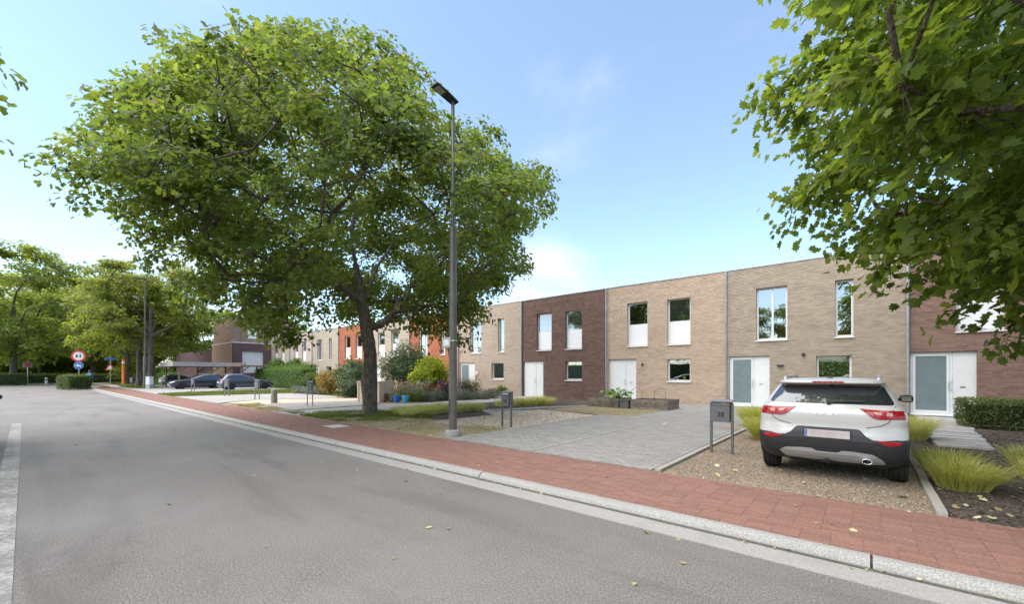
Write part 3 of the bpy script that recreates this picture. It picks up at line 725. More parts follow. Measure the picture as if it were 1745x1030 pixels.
def window(h, x0, x1, z0, z1, split=None, panel=None, blind=None, blind_to=0.0, depth=.15, frame='white_frame', glass='glass', sill=True, b=.072):
    mb = MB(); g = .004; yf, yb = depth, depth+.06
    frame_bars(mb, x0+g, x1-g, z0+g, z1-g, yf, yb, b, 0, [split] if split else [], [panel] if panel else [])
    w = mb.build('window', frame, h, bevel=.004)
    zb = z0+b
    if panel:
        MB().box(x0+b, x1-b, depth-.006, depth+.035, z0+b, panel-b*.5).build('panel', 'white_panel', w); zb = panel+b*.5
    edges = [x0+b, split-b*.55, split+b*.55, x1-b] if split else [x0+b, x1-b]
    for k in range(0, len(edges), 2):
        MB().poly([(edges[k], depth+.03, zb), (edges[k+1], depth+.03, zb), (edges[k+1], depth+.03, z1-b), (edges[k], depth+.03, z1-b)]).build('pane', glass, w)
    if sill: MB().prism([(x0-.02, -.055, z0-.052), (x0-.02, depth+.02, z0-.035), (x0-.02, depth+.02, z0+.001), (x0-.02, -.055, z0-.014)], (x1-x0+.04, 0, 0)).build('sill', 'sill', w)
    if blind:
        zt = z1-b; z_lo = zt-(zt-zb)*(1-blind_to)
        for k in range(0, len(edges), 2):
            MB().box(edges[k]-.01, edges[k+1]+.01, depth+.085, depth+.092, z_lo, zt).build('blind', blind, w)
    return w
def handle(parent, x, y, z, hh=.26, both=False):
    mb = MB(); mb.tube([(x, y, z), (x, y-.055, z), (x, y-.065, z+.015), (x, y-.065, z+hh-.015), (x, y-.055, z+hh), (x, y, z+hh)], .011, 8)
    if both: mb.tube([(x+.075, y, z), (x+.075, y-.012, z)], .018, 10); mb.tube([(x+.075, y, z+hh*.5), (x+.075, y-.01, z+hh*.5)], .013, 10); mb.tube([(x+.075, y, z+hh), (x+.075, y-.012, z+hh)], .016, 10)
    return mb.build('handle', 'steel', parent, smooth=False)
def front_door(h, x0, x1, glazed, H=2.30, slot='light'):
    d = MB(); y0, y1 = .10, .16; g = .004
    fixed = x1-.58 if glazed else x1-.56
    frame_bars(d, x0+g, fixed, .03, H-g, y0, y1, .07)
    d.box(fixed+.003, x1-g, y0-.004, y1, .03, H-g)
    d.box(x0, x1, -.03, .2, -.01, .03)
    o = d.build('door', 'white_door', h, bevel=.005)
    if glazed:
        a, b = x0+.20, fixed-.085
        leaf = MB(); frame_bars(leaf, x0+.075, fixed-.075, .10, H-.075, y0-.012, y1-.01, .075); lf = leaf.build('leaf', 'white_door', o, bevel=.004)
        MB().box(x0+.148, fixed-.148, y0+.012, y0+.022, .172, H-.148).build('pane', 'frosted', o)
        hx = fixed-.10
    else:
        MB().box(x0+.075, fixed-.075, y0-.012, y1-.01, .06, H-.075).build('leaf', 'white_door', o, bevel=.006)
        hx = fixed-.14
    handle(o, hx, y0-.012, .93, .30, True)
    s = MB(); s.box(fixed+.18, fixed+.31, y0-.014, y0-.004, 1.02, 1.065); s.box(fixed+.20, fixed+.29, y0-.018, y0-.014, 1.032, 1.053)
    s.build('letter_slot', 'steel', o)
    MB().box(x0+.1, x1-.1, -.34, -.02, -.045, .008).build('doorstep', 'edging', h)
    return o
def house(x0, tone, kind, label, near, blinds=(None, None, None), glazed=False, w0=.14, seed=1, see_through=False, top=None, box=False):
    rng = np.random.default_rng(seed)
    h = thing('terraced_house', label, 'house', (x0, FY, FZ), group='row of flat roofed terraced houses')
    d = (.12 if w0 > .1 else .06, 1.74, 0, 2.30)
    if kind == 'slim': A, B = (1.22, 2.40, 3.0, 5.33), (4.02, 4.60, 3.0, 5.30)
    else: A, B = (1.23, 2.38, 3.0, 5.33), (3.40, 4.55, 3.0, 5.32)
    Lw = (3.40, 4.55, 1.12, 2.28)
    holes = [d, A, B, Lw]
    bm = ('brick_' if near else 'wall_')+tone
    w = MB(); wall_with_holes(w, HW, HH, .012 if near else 0, .30, holes)
    wall = w.build('wall', ('wall_'+tone), h)
    if near: tag(brick_face(HW-.012, HH, holes, rng, .012).build('brickwork', bm, wall), kind='stuff')
    # body behind the facade: party walls, floors, back wall, flat roof with its metal edge
    s = MB(); D = 9.0
    s.box(0, .10, .302, D, 0, HH-.05); s.box(HW-.10, HW-.002, .302, D, 0, HH-.05); s.box(.10, HW-.10, .302, D, 2.62, 2.86)
    s.box(.10, HW-.10, .302, D, -.1, .0)
    bh = [(2.3, 5.6, .15, 2.4)] if see_through else []
    b = MB(); wall_with_holes(b, HW, HH-.05, D, D+.25, bh)
    s.build('party_wall', 'interior', h); b.build('back_wall', 'wall_'+tone, h)
    if not see_through: MB().box(.10, HW-.10, 3.6, 3.7, 0, HH-.1).build('partition', 'interior_dark', h)
    r = MB().box(0, HW, .302, D+.25, HH-.2, HH-.04).build('roof', 'roof_felt', h)
    MB().box(-.001, HW-.003, -.028, .33, HH, HH+.045).build('roof_edge', 'zinc', r)
    front_door(h, d[0], d[1], glazed)
    if kind == 'slim':
        window(h, *A, split=A[0]+(.52*(A[1]-A[0])), blind=blinds[0]); window(h, *B, blind=blinds[1])
    else:
        window(h, *A, panel=4.14, blind=blinds[0]); window(h, *B, panel=4.14, blind=blinds[1])
    if see_through: window(h, *Lw, glass='glass_clear', sill=True, blind=None)
    else: window(h, *Lw, blind=blinds[2], blind_to=.0)
    if box: MB().box(3.30, 4.65, -.07, -.002, 5.33, 5.50).build('screen_box', 'dark_metal', h)
    # rainwater pipe at the left party line
    p = MB(); p.tube([(0, -.062, .05), (0, -.062, HH-.02)], .042, 12)
    for z in (.9, 2.9, 4.9): p.lathe([(.052, z-.02), (.052, z+.02)], (0, -.062, 0), 12); p.box(-.012, .012, -.05, .012, z-.012, z+.012)
    p.build('downpipe', 'zinc', h)
    return h
house(1.21, 'russet', 'wide', 'reddish brown brick house with a glazed white door beside the clipped hedge', True, (None, None, None), True, w0=.05, seed=2)
house(1.21-HW, 'greige', 'slim', 'grey beige brick house directly behind the white car, with a see-through lower window', True, (None, None, None), True, seed=3, see_through=True)
house(1.21-2*HW, 'beige', 'wide', 'pinkish beige brick house behind the two wooden planters', True, (None, 'blind', None), seed=4)
house(1.21-3*HW, 'umber', 'wide', 'dark brown brick house with a plain white double door', True, ('blind_white', 'blind_white', 'blind_white'), seed=5)  # white blind behind the second upper window stands in for reflected pale sky
house(1.21-4*HW, 'cream', 'slim', 'pale cream brick house right of the lamp post, its glazed door behind a round shrub', True, (None, 'blind', 'curtain'), True, seed=6)
house(1.21-5*HW, 'orange', 'slim', 'orange brick house behind the lime ball shrub with grey blinds upstairs', True, ('blind', 'blind', 'blind'), seed=7)
house(1.21-6*HW, 'cream', 'wide', 'pale brick house right behind the big tree trunk, between the two orange ones', True, (None, None, None), seed=8, box=True)
house(1.21-7*HW, 'orange', 'wide', 'orange brick house just left of the big tree trunk', True, (None, None, None), seed=9)
house(1.21-8*HW, 'greige', 'slim', 'grey brick house with slim upper windows, left of the farther orange house', False, (None, 'blind', None), seed=10)
house(1.21-9*HW, 'cream', 'wide', 'pale brick house with two white shuttered upper windows near the bright hedge', False, ('blind_white', 'blind_white', None), seed=11)
house(1.21-10*HW, 'cream', 'wide', 'farthest pale brick house of the row, touching the brown tower house', False, (None, None, None), seed=12)
# things on the sill inside and the garden seen through the lower window
def wall_lamp(x, z, label, r=.055):
    t = thing('wall_lamp', label, 'wall lamp', (x, FY, z))
    MB().box(-.04, .04, -.03, -.002, -.06, .06).build('bracket', 'dark_metal', t)
    MB().lathe([(.0, -.07), (r*.8, -.05), (r, 0), (r*.8, .06), (.02, .085)], (0, -.085, 0), 14).build('shade', 'dark_metal', t, smooth=True)
wall_lamp(-9.0, 2.12, 'small dark wall lamp beside the white door of the pinkish beige house', .05)
wall_lamp(-1.98, 2.45, 'small dark round wall lamp on the grey beige house above the car', .06)
tag(MB().box(-2.93, -2.68, FY-.10, FY-.004, 1.98, 2.03).build('letter_shelf', 'dark_metal'), 'thin dark metal strip light on the wall left of the low window behind the car', 'wall light')
b = tag(MB().box(-21.55, -21.35, FY-.06, FY-.004, 1.55, 1.82).build('bell_box', 'white_frame', bevel=.01), 'white bell box on the cream house wall beside its door', 'bell box')
t = thing('mushroom_ornament', 'white mushroom ornament inside the low window of the pinkish beige house', 'ornament', (-7.25, FY+.24, FZ+1.175))
MB().lathe([(.03, 0), (.025, .05)], (0, 0, 0), 12).build('stem', 'ceramic', t); MB().lathe([(.07, .05), (.072, .06), (.05, .095), (.0, .105)], (0, 0, 0), 16).build('cap', 'ceramic', t, smooth=True)
MB().box(-4.35+.80, -4.35+1.95, FY+3.0, FY+3.8, .7, .75).build('garden_table', 'table_wood'); bpy.data.objects['garden_table'].location = (2.0, 0, 0)
tag(bpy.data.objects['garden_table'], 'orange brown wooden table seen through the low window behind the car', 'table')
for i, x in enumerate((-3.45, -2.5)):
    MB().box(x-.03, x+.03, FY+3.37, FY+3.43, .13, .698).build('leg', 'table_wood', bpy.data.objects['garden_table'])
# the brown tower house closing the row
def tower():
    t = thing('tower_house', 'three storey brown brick house with dark purple lower block beyond the carport', 'house', (-60.2, 16.9, .1))
    holes = [(1.0, 3.45, 1.6, 4.35)]
    low = MB(); low.box(-9, -.31, 0, 9, 0, 5.4)
    low.build('side_block', 'tower_brick', t)
    e = MB(); wall_with_holes(e, 4.4, 5.4, 0, .3, holes); w = e.build('purple_wall', 'purple_brick', t, rot=(0, 0, PI/2))
    w.location = (0, 0, 0)
    MB().box(-9.02, .03, -.03, 9.02, 5.41, 5.53).build('roof_edge', 'white_frame', t)
    up = MB(); up.box(-8.2, -.9, -.0, 8, 5.54, 8.5); up.box(-2.1, -.55, -.02, .9, 5.54, 8.62)
    up.build('upper_storey', 'tower_brick', t); MB().box(-8.25, -.85, -.04, 8.05, 8.64, 8.72).build('roof', 'roof_felt', t)
    for y0, y1, z0, z1 in ((1.9, 2.9, 6.1, 7.6), (4.9, 5.8, 6.1, 7.6)):
        wv = MB().box(-.90, -.86, y0, y1, z0, z1).build('window', 'white_frame', t); MB().box(-.858, -.855, y0+.07, y1-.07, z0+.07, z1-.07).build('pane', 'blind_white', wv)
    bw = MB(); bw.box(-.22, -.17, 1.0, 3.45, 1.6, 4.35); o = bw.build('window', 'white_frame', t)
    for a, b2 in ((1.07, 2.55), (2.62, 3.38)): MB().box(-.168, -.165, a, b2, 1.68, 4.28).build('pane', 'blind_white', o)
tower()
t = thing('brick_building', 'low purple brick building with a white upper band behind the parked cars', 'building', (-82, 19.5, .1))
w = MB(); w.box(-22, 3.9, 0, 9, 0, 5.4); w.box(3.92, 12, .05, 9, 0, 3.3); w.build('wall', 'purple_brick', t); MB().box(3.92, 12.5, .02, 9, 3.32, 5.6).build('upper_storey', 'white_panel', t)
for x in (4.6, 8.6):
    w = MB().box(x, x+3.4, -.02, .015, 3.7, 4.9).build('window', 'dark_metal', t); MB().box(x+.1, x+3.3, -.035, -.025, 3.8, 4.8).build('pane', 'mirror_glass', w)
MB().box(3.8, 12.6, -.05, 9.1, 5.62, 5.72).build('roof', 'roof_felt', t)
MB().box(-5, -2, -.02, -.002, 0, 2.4).build('garage_door', 'dark_metal', t)
# carport over the parked cars
t = thing('carport', 'flat roofed timber carport over the far parked cars', 'carport', (-57.2, 13, .1))
MB().box(-3.2, 3.2, -3.1, 3.4, 2.42, 2.72).build('roof', 'roof_felt', t)
f = MB(); f.box(3.21, 3.25, -3.15, 3.45, 2.30, 2.76); f.box(-3.25, -3.21, -3.15, 3.45, 2.30, 2.76); f.box(-3.2, 3.2, -3.16, -3.12, 2.30, 2.76); f.box(-3.2, 3.2, 3.42, 3.46, 2.30, 2.76); f.build('fascia', 'carport_fascia', t)
for x in (-3, 3):
    for yy in (-2.6, .3, 3.1):
        p = MB().box(x-.07, x+.07, yy-.07, yy+.07, 0, 2.40).build('post', 'wood_brown', t)
        MB().tube([(x, yy+.05, 1.75), (x, yy+.75, 2.38)], .05, 4).build('brace', 'wood_brown', p)
t = thing('carport', 'lower brown timber canopy above the bright hedge, right of the long carport', 'carport', (-52.5, 16.2, .1))
MB().box(-1.8, 1.6, -1.2, 1.6, 2.32, 2.44).build('roof', 'wood_brown', t)
for x in (-1.6, 1.4):
    for yy in (-1.05, 1.4): MB().box(x-.06, x+.06, yy-.06, yy+.06, 0, 2.31).build('post', 'wood_brown', t)

# ---------------------------------------------------------------- trees
MAPLE_BLOBS=[(-11.0,3.7,5.80,1.4),(-18.0,13.3,6.60,1.2),(-13.9,13.8,9.70,1.5),(-12.7,12.9,7.90,1.4),(-17.7,7.1,11.00,1.3),(-15.6,8.8,4.70,0.9),(-17.7,11.2,11.70,1.3),(-18.8,7.3,8.90,1.2),(-9.9,9.5,6.70,1.4),(-9.5,3.5,7.00,1.3),(-12.7,5.3,5.50,1.1),(-16.8,13.5,10.00,1.2),(-11.1,4.2,4.50,0.9),(-16.9,9.1,11.90,1.2),(-13.4,14.5,7.60,1.1),(-15.7,15.0,10.60,1.0),(-18.0,5.3,4.80,1.0),(-14.8,3.8,9.80,1.5),(-20.4,6.2,8.80,1.1),(-11.5,11.1,5.40,1.1),(-19.6,11.1,6.60,1.5),(-19.9,5.0,8.10,1.2),(-13.0,3.3,5.70,1.2),(-15.6,9.5,11.80,1.0),(-18.0,14.4,8.10,1.2),(-14.4,10.9,11.60,1.1),(-11.0,3.8,9.10,1.1),(-16.0,14.9,6.10,1.0),(-18.8,2.7,9.50,1.1),(-12.3,11.8,6.40,1.5),(-15.1,4.1,4.70,1.0),(-19.7,12.2,7.90,1.3),(-15.5,5.4,11.10,1.4),(-9.5,5.8,8.10,1.2),(-15.3,12.9,7.30,1.1),(-13.5,12.6,5.30,1.1),(-16.1,11.1,11.70,1.2),(-17.6,5.3,9.50,1.1),(-18.3,12.9,8.00,1.4),(-10.4,11.5,6.30,0.8),(-19.9,6.2,6.40,1.4),(-13.0,14.4,11.10,1.0),(-16.9,11.6,5.10,0.9),(-16.4,7.4,12.40,1.3),(-17.7,2.7,7.10,0.9),(-15.2,11.5,5.20,1.2),(-11.6,13.0,7.40,0.9),(-8.8,9.6,7.70,1.0),(-12.5,4.4,10.20,1.0),(-13.1,7.5,11.70,1.4),(-9.8,7.9,6.40,1.3),(-14.5,7.0,13.20,1.1),(-20.0,11.9,10.20,1.4),(-19.5,7.6,11.20,1.2),(-17.7,12.6,5.50,1.1),(-8.1,6.8,6.80,1.1),(-21.5,9.3,8.50,1.3),(-19.7,10.5,9.60,1.6),(-17.3,8.5,5.70,0.7),(-18.2,4.5,7.30,1.2),(-11.6,2.1,6.70,1.3),(-19.2,8.9,7.20,1.2),(-17.9,1.8,8.60,0.9),(-14.3,13.7,12.00,1.1),(-17.4,3.8,9.00,1.4),(-13.3,1.6,6.60,1.0),(-14.6,11.6,4.30,0.8),(-18.4,12.7,9.40,1.1),(-11.3,11.7,10.20,0.7),(-20.3,9.5,10.30,1.1),(-15.7,3.1,8.80,1.1),(-12.7,8.9,12.10,1.0),(-13.4,3.9,7.00,1.3),(-11.7,6.2,11.00,0.9),(-8.5,8.2,5.70,1.1),(-17.6,3.2,10.90,1.1),(-10.0,11.4,7.40,0.9),(-12.5,13.5,10.00,1.5),(-14.4,4.2,6.20,1.0),(-8.2,4.6,7.40,1.1),(-12.8,2.4,8.00,0.9),(-14.2,13.4,8.30,1.2),(-13.4,9.9,11.90,1.0),(-15.3,15.0,8.40,1.5),(-17.8,10.0,10.70,1.2),(-21.1,10.4,9.30,1.0),(-18.3,4.5,12.00,1.6),(-11.0,2.9,7.90,1.1),(-9.6,5.5,6.70,1.6),(-20.3,7.8,9.30,1.2),(-15.9,12.6,5.00,1.0),(-16.7,5.4,5.90,1.4),(-15.3,5.0,4.00,0.8),(-19.6,9.8,6.20,0.9),(-12.9,13.5,6.70,1.1),(-16.7,14.2,11.20,1.0),(-18.7,5.9,12.00,1.5),(-17.6,10.7,5.70,1.0),(-14.1,2.5,7.70,1.2),(-18.7,6.4,7.30,1.1),(-13.9,2.7,6.00,0.9),(-16.3,9.7,5.60,1.0),(-18.8,9.6,5.70,0.7),(-13.0,11.0,4.30,1.2),(-14.9,8.2,12.80,1.1),(-18.7,9.3,8.90,1.2),(-12.6,14.8,9.60,1.2),(-16.9,6.4,5.00,0.8),(-19.5,5.0,10.30,1.1),(-9.9,11.0,5.60,0.6),(-12.3,14.0,11.00,0.6),(-16.9,13.5,8.50,1.3),(-18.9,10.4,8.20,1.1),(-16.8,4.2,6.80,1.2),(-17.8,7.8,12.50,1.2),(-15.9,6.4,5.40,0.7),(-15.8,12.6,12.00,1.2),(-9.7,9.4,4.80,0.9),(-13.0,12.0,11.20,1.1),(-21.2,9.3,7.30,1.0),(-14.2,15.8,7.40,1.1),(-16.4,5.9,12.70,1.5),(-16.9,2.8,9.70,1.1),(-18.7,7.1,6.00,1.2),(-14.2,5.0,10.90,1.1),(-16.6,4.3,5.00,0.8),(-15.9,12.0,10.60,1.5),(-9.3,7.6,8.20,0.9),(-17.5,12.1,10.40,1.5),(-15.5,3.2,7.00,1.2),(-16.9,9.4,4.80,0.8),(-16.6,14.7,8.70,1.0),(-15.8,1.5,7.40,0.9),(-16.0,4.0,10.80,1.2),(-14.5,5.4,3.50,0.7),(-17.1,4.3,12.30,0.9),(-15.3,13.4,10.60,1.3),(-18.0,3.7,6.40,1.0),(-14.1,6.1,12.30,1.0),(-14.4,14.7,11.20,1.1),(-15.2,7.4,11.70,1.1),(-7.5,8.5,6.50,0.9),(-15.9,10.8,13.00,1.2),(-16.9,5.7,4.00,0.8),(-18.9,11.5,5.40,1.3),(-17.1,12.0,6.70,1.1),(-10.8,12.8,8.60,0.9),(-10.1,4.4,4.80,0.9),(-14.7,14.1,5.90,1.1),(-14.3,5.4,4.60,0.8),(-9.7,2.5,7.40,0.7),(-18.5,14.1,9.80,1.1),(-14.0,12.4,12.00,1.0),(-15.1,10.3,4.80,0.9),(-19.7,10.9,11.40,1.1),(-11.1,14.4,10.50,0.7),(-11.1,4.6,7.10,1.3),(-14.4,2.1,8.60,0.7),(-18.5,12.7,11.40,1.2),(-19.3,9.5,12.10,1.5),(-15.7,2.9,10.00,0.8),(-16.3,8.7,13.50,1.5),(-15.4,3.0,5.90,0.9),(-13.9,3.6,8.60,1.5),(-13.1,4.3,3.90,0.8),(-14.1,15.6,9.70,1.1),(-17.0,5.2,11.10,1.2),(-17.2,9.8,13.10,1.4),(-14.3,13.0,4.40,0.9),(-10.8,12.1,7.00,0.7),(-8.5,3.7,7.90,0.8),(-10.8,10.4,4.80,0.8),(-18.8,2.6,7.30,0.7),(-21.1,7.3,6.90,1.1),(-11.0,5.4,6.00,1.3),(-19.9,7.4,5.20,0.8),(-17.3,6.7,6.30,1.0),(-20.1,9.6,8.00,1.1),(-13.7,9.2,12.90,1.0),(-12.5,3.3,9.00,1.1),(-14.9,11.8,12.80,0.8),(-10.8,5.0,10.00,0.9),(-17.8,7.1,5.40,0.7),(-9.7,12.1,8.40,0.7),(-9.2,11.1,8.20,1.0),(-11.8,2.7,5.30,1.1),(-16.4,2.7,6.60,0.8),(-16.9,13.8,5.70,1.2),(-8.2,5.1,6.20,1.0),(-20.6,10.3,6.40,0.8),(-9.8,3.5,8.20,1.0),(-12.2,12.6,5.70,0.7),(-17.8,11.5,8.40,1.3),(-18.5,3.5,8.20,1.0),(-12.9,14.6,8.60,0.9),(-11.6,2.9,8.80,0.7),(-19.2,10.4,5.20,0.6),(-19.5,4.8,6.50,1.3),(-16.5,2.1,8.70,1.0),(-15.5,13.1,8.60,1.0),(-18.2,8.5,11.20,1.3),(-12.4,5.1,11.20,0.6),(-10.1,10.8,9.00,0.7),(-18.4,5.4,6.30,1.1),(-18.5,11.4,9.90,1.3),(-9.2,5.2,8.90,0.8),(-12.2,11.2,10.80,0.8),(-8.5,6.0,7.60,0.9),(-8.3,10.3,7.90,0.7),(-9.6,4.3,9.10,0.6),(-13.1,7.4,12.70,0.6),(-7.2,7.3,6.40,0.9),(-12.0,7.4,11.70,0.7),(-16.3,3.1,10.80,0.7),(-17.6,6.6,4.50,0.6),(-13.4,10.2,5.30,1.1),(-11.2,2.2,7.50,0.6),(-15.3,6.0,13.30,0.8),(-15.1,15.3,6.60,1.0),(-21.0,6.3,10.10,1.1),(-18.2,8.5,6.50,0.9),(-10.8,13.7,10.00,0.7),(-13.8,6.1,5.30,0.6),(-13.6,10.1,4.30,0.7),(-18.6,6.8,4.50,0.9),(-11.6,5.4,4.80,0.6),(-14.3,11.8,6.10,1.1),(-9.2,10.8,7.20,0.7),(-17.3,12.7,12.20,1.2),(-12.1,1.8,7.30,0.7),(-11.8,10.8,4.10,0.8),(-15.2,2.1,6.50,0.8),(-15.5,5.0,12.20,0.9),(-13.3,5.0,4.40,0.7),(-13.6,3.9,10.50,0.7),(-11.7,8.4,11.40,0.7),(-19.4,8.6,9.80,1.0),(-20.9,8.1,6.10,0.9),(-17.7,11.9,4.90,0.7),(-16.0,6.2,3.50,0.7),(-13.1,13.4,5.70,0.6),(-13.6,14.3,6.40,0.8),(-19.6,13.5,8.80,1.2),(-17.4,1.6,7.70,0.8),(-13.9,10.6,12.70,0.6),(-10.2,12.4,9.50,0.6),(-9.0,8.6,8.30,0.8),(-13.4,12.1,4.00,0.8),(-8.2,8.0,7.40,0.7),(-9.7,6.7,7.20,1.1),(-8.8,2.9,7.30,0.8),(-10.9,9.4,5.70,1.4),(-20.9,11.2,7.70,1.1),(-19.9,8.1,6.50,0.8),(-13.2,13.4,12.20,0.8),(-14.4,11.9,10.70,1.2),(-17.6,9.5,4.30,0.7),(-18.5,6.1,10.20,1.0),(-9.2,6.3,9.20,0.7),(-12.2,14.1,7.90,0.7),(-18.6,5.0,8.60,1.1),(-15.1,3.9,11.20,0.7),(-13.1,10.9,11.40,0.8),(-16.4,6.7,11.10,1.0),(-10.9,6.1,10.50,0.7),(-18.1,4.4,10.30,1.1),(-8.9,9.7,5.50,0.8),(-12.6,11.8,4.80,0.8),(-11.7,4.0,9.90,0.7),(-20.5,12.1,9.10,1.0),(-12.6,6.0,11.70,0.8),(-8.5,9.7,6.50,0.7),(-11.3,12.7,6.20,0.7),(-8.6,5.9,8.70,0.6),(-8.6,6.9,7.90,0.6),(-11.5,12.0,5.60,0.7),(-18.9,3.4,6.70,0.7),(-17.6,9.4,5.50,0.8),(-19.4,11.8,9.10,1.0),(-13.5,15.5,8.60,0.8),(-15.5,12.6,4.10,0.6),(-21.6,7.6,8.40,1.2),(-16.4,3.1,6.00,0.7),(-12.4,1.7,6.00,0.7),(-11.1,12.7,9.90,0.7),(-13.9,5.0,11.90,0.6),(-15.0,6.1,5.40,0.7),(-16.5,13.2,7.00,1.0),(-20.8,7.6,10.80,1.2),(-19.7,3.7,9.50,1.0),(-14.0,2.8,9.50,0.7),(-20.2,9.3,6.80,0.8),(-13.3,9.9,12.80,0.6),(-10.6,9.5,4.00,0.9),(-18.6,4.7,5.40,0.8),(-13.3,3.5,4.20,0.6),(-11.5,13.7,8.80,0.9),(-15.2,2.0,8.50,0.7),(-10.5,2.6,6.20,1.0),(-19.8,6.2,10.90,1.0),(-12.2,13.1,10.80,0.6),(-20.7,5.7,7.30,1.1),(-7.5,5.1,6.90,0.8),(-12.1,3.7,7.50,1.0),(-13.6,4.4,11.20,0.6),(-17.9,2.5,10.20,0.8),(-18.3,10.5,4.30,0.8),(-16.1,10.2,4.60,0.8),(-17.1,3.5,11.60,0.6),(-14.4,1.4,6.90,0.9),(-7.7,9.4,7.30,0.6),(-9.1,4.3,5.80,1.1),(-12.6,3.7,9.90,0.6),(-14.4,3.3,5.20,0.8),(-14.0,4.6,3.70,0.6),(-20.2,7.9,7.90,1.0),(-19.3,12.4,6.30,1.1),(-14.4,9.2,13.70,0.8),(-17.3,10.7,4.70,0.8),(-15.6,12.0,6.30,1.1),(-15.7,7.0,3.50,0.4),(-15.0,0.6,7.20,0.4),(-15.3,0.8,6.90,0.4),(-13.0,2.8,10.00,0.4),(-10.6,5.7,11.00,0.4),(-11.8,4.0,10.60,0.4),(-15.0,1.0,7.50,0.4),(-10.5,8.4,10.40,0.4),(-13.9,2.2,9.30,0.4),(-12.2,11.5,3.20,0.4),(-15.6,5.9,2.90,0.4),(-12.3,3.6,10.40,0.4),(-14.8,1.4,8.10,0.4),(-15.2,0.5,6.80,0.4),(-8.4,11.8,8.60,0.4),(-9.2,12.3,7.90,0.4),(-15.6,6.7,3.20,0.4),(-16.2,3.9,4.10,0.4),(-13.9,10.2,3.60,0.4),(-15.9,7.1,5.10,0.4),(-15.5,6.3,2.80,0.4),(-9.6,9.9,9.80,0.4),(-12.5,11.2,3.00,0.4),(-12.1,11.7,3.40,0.4),(-12.8,10.9,3.10,0.4),(-9.6,10.5,9.60,0.4),(-16.0,2.2,5.90,0.4),(-15.5,1.1,6.40,0.4),(-16.3,3.6,4.50,0.4),(-11.0,5.0,10.90,0.4),(-15.4,7.7,3.70,0.4),(-8.7,12.1,8.30,0.4),(-10.6,12.7,5.70,0.4),(-10.3,7.1,10.90,0.4),(-14.3,1.7,8.80,0.4),(-15.8,5.3,3.10,0.4),(-14.4,9.5,3.70,0.4),(-15.9,1.9,6.10,0.4),(-10.3,12.6,6.60,0.4),(-13.6,2.4,9.50,0.4),(-11.1,12.5,5.40,0.4),(-8.5,11.4,9.00,0.4),(-10.6,6.2,11.00,0.4),(-15.7,7.6,4.60,0.4),(-10.0,7.8,10.70,0.4),(-16.1,4.7,3.60,0.4),(-15.5,7.8,4.30,0.4),(-16.2,2.9,5.20,0.4),(-11.4,4.6,10.80,0.4),(-13.4,2.6,9.70,0.4),(-16.0,6.6,4.30,0.4),(-16.0,5.0,3.30,0.4),(-13.1,10.7,3.20,0.4),(-12.8,3.2,10.10,0.4),(-16.2,4.2,3.90,0.4),(-15.8,1.7,6.30,0.4),(-16.2,2.7,5.40,0.4),(-11.9,12.0,4.20,0.4),(-10.0,12.4,7.20,0.4),(-15.8,6.8,3.90,0.4)]
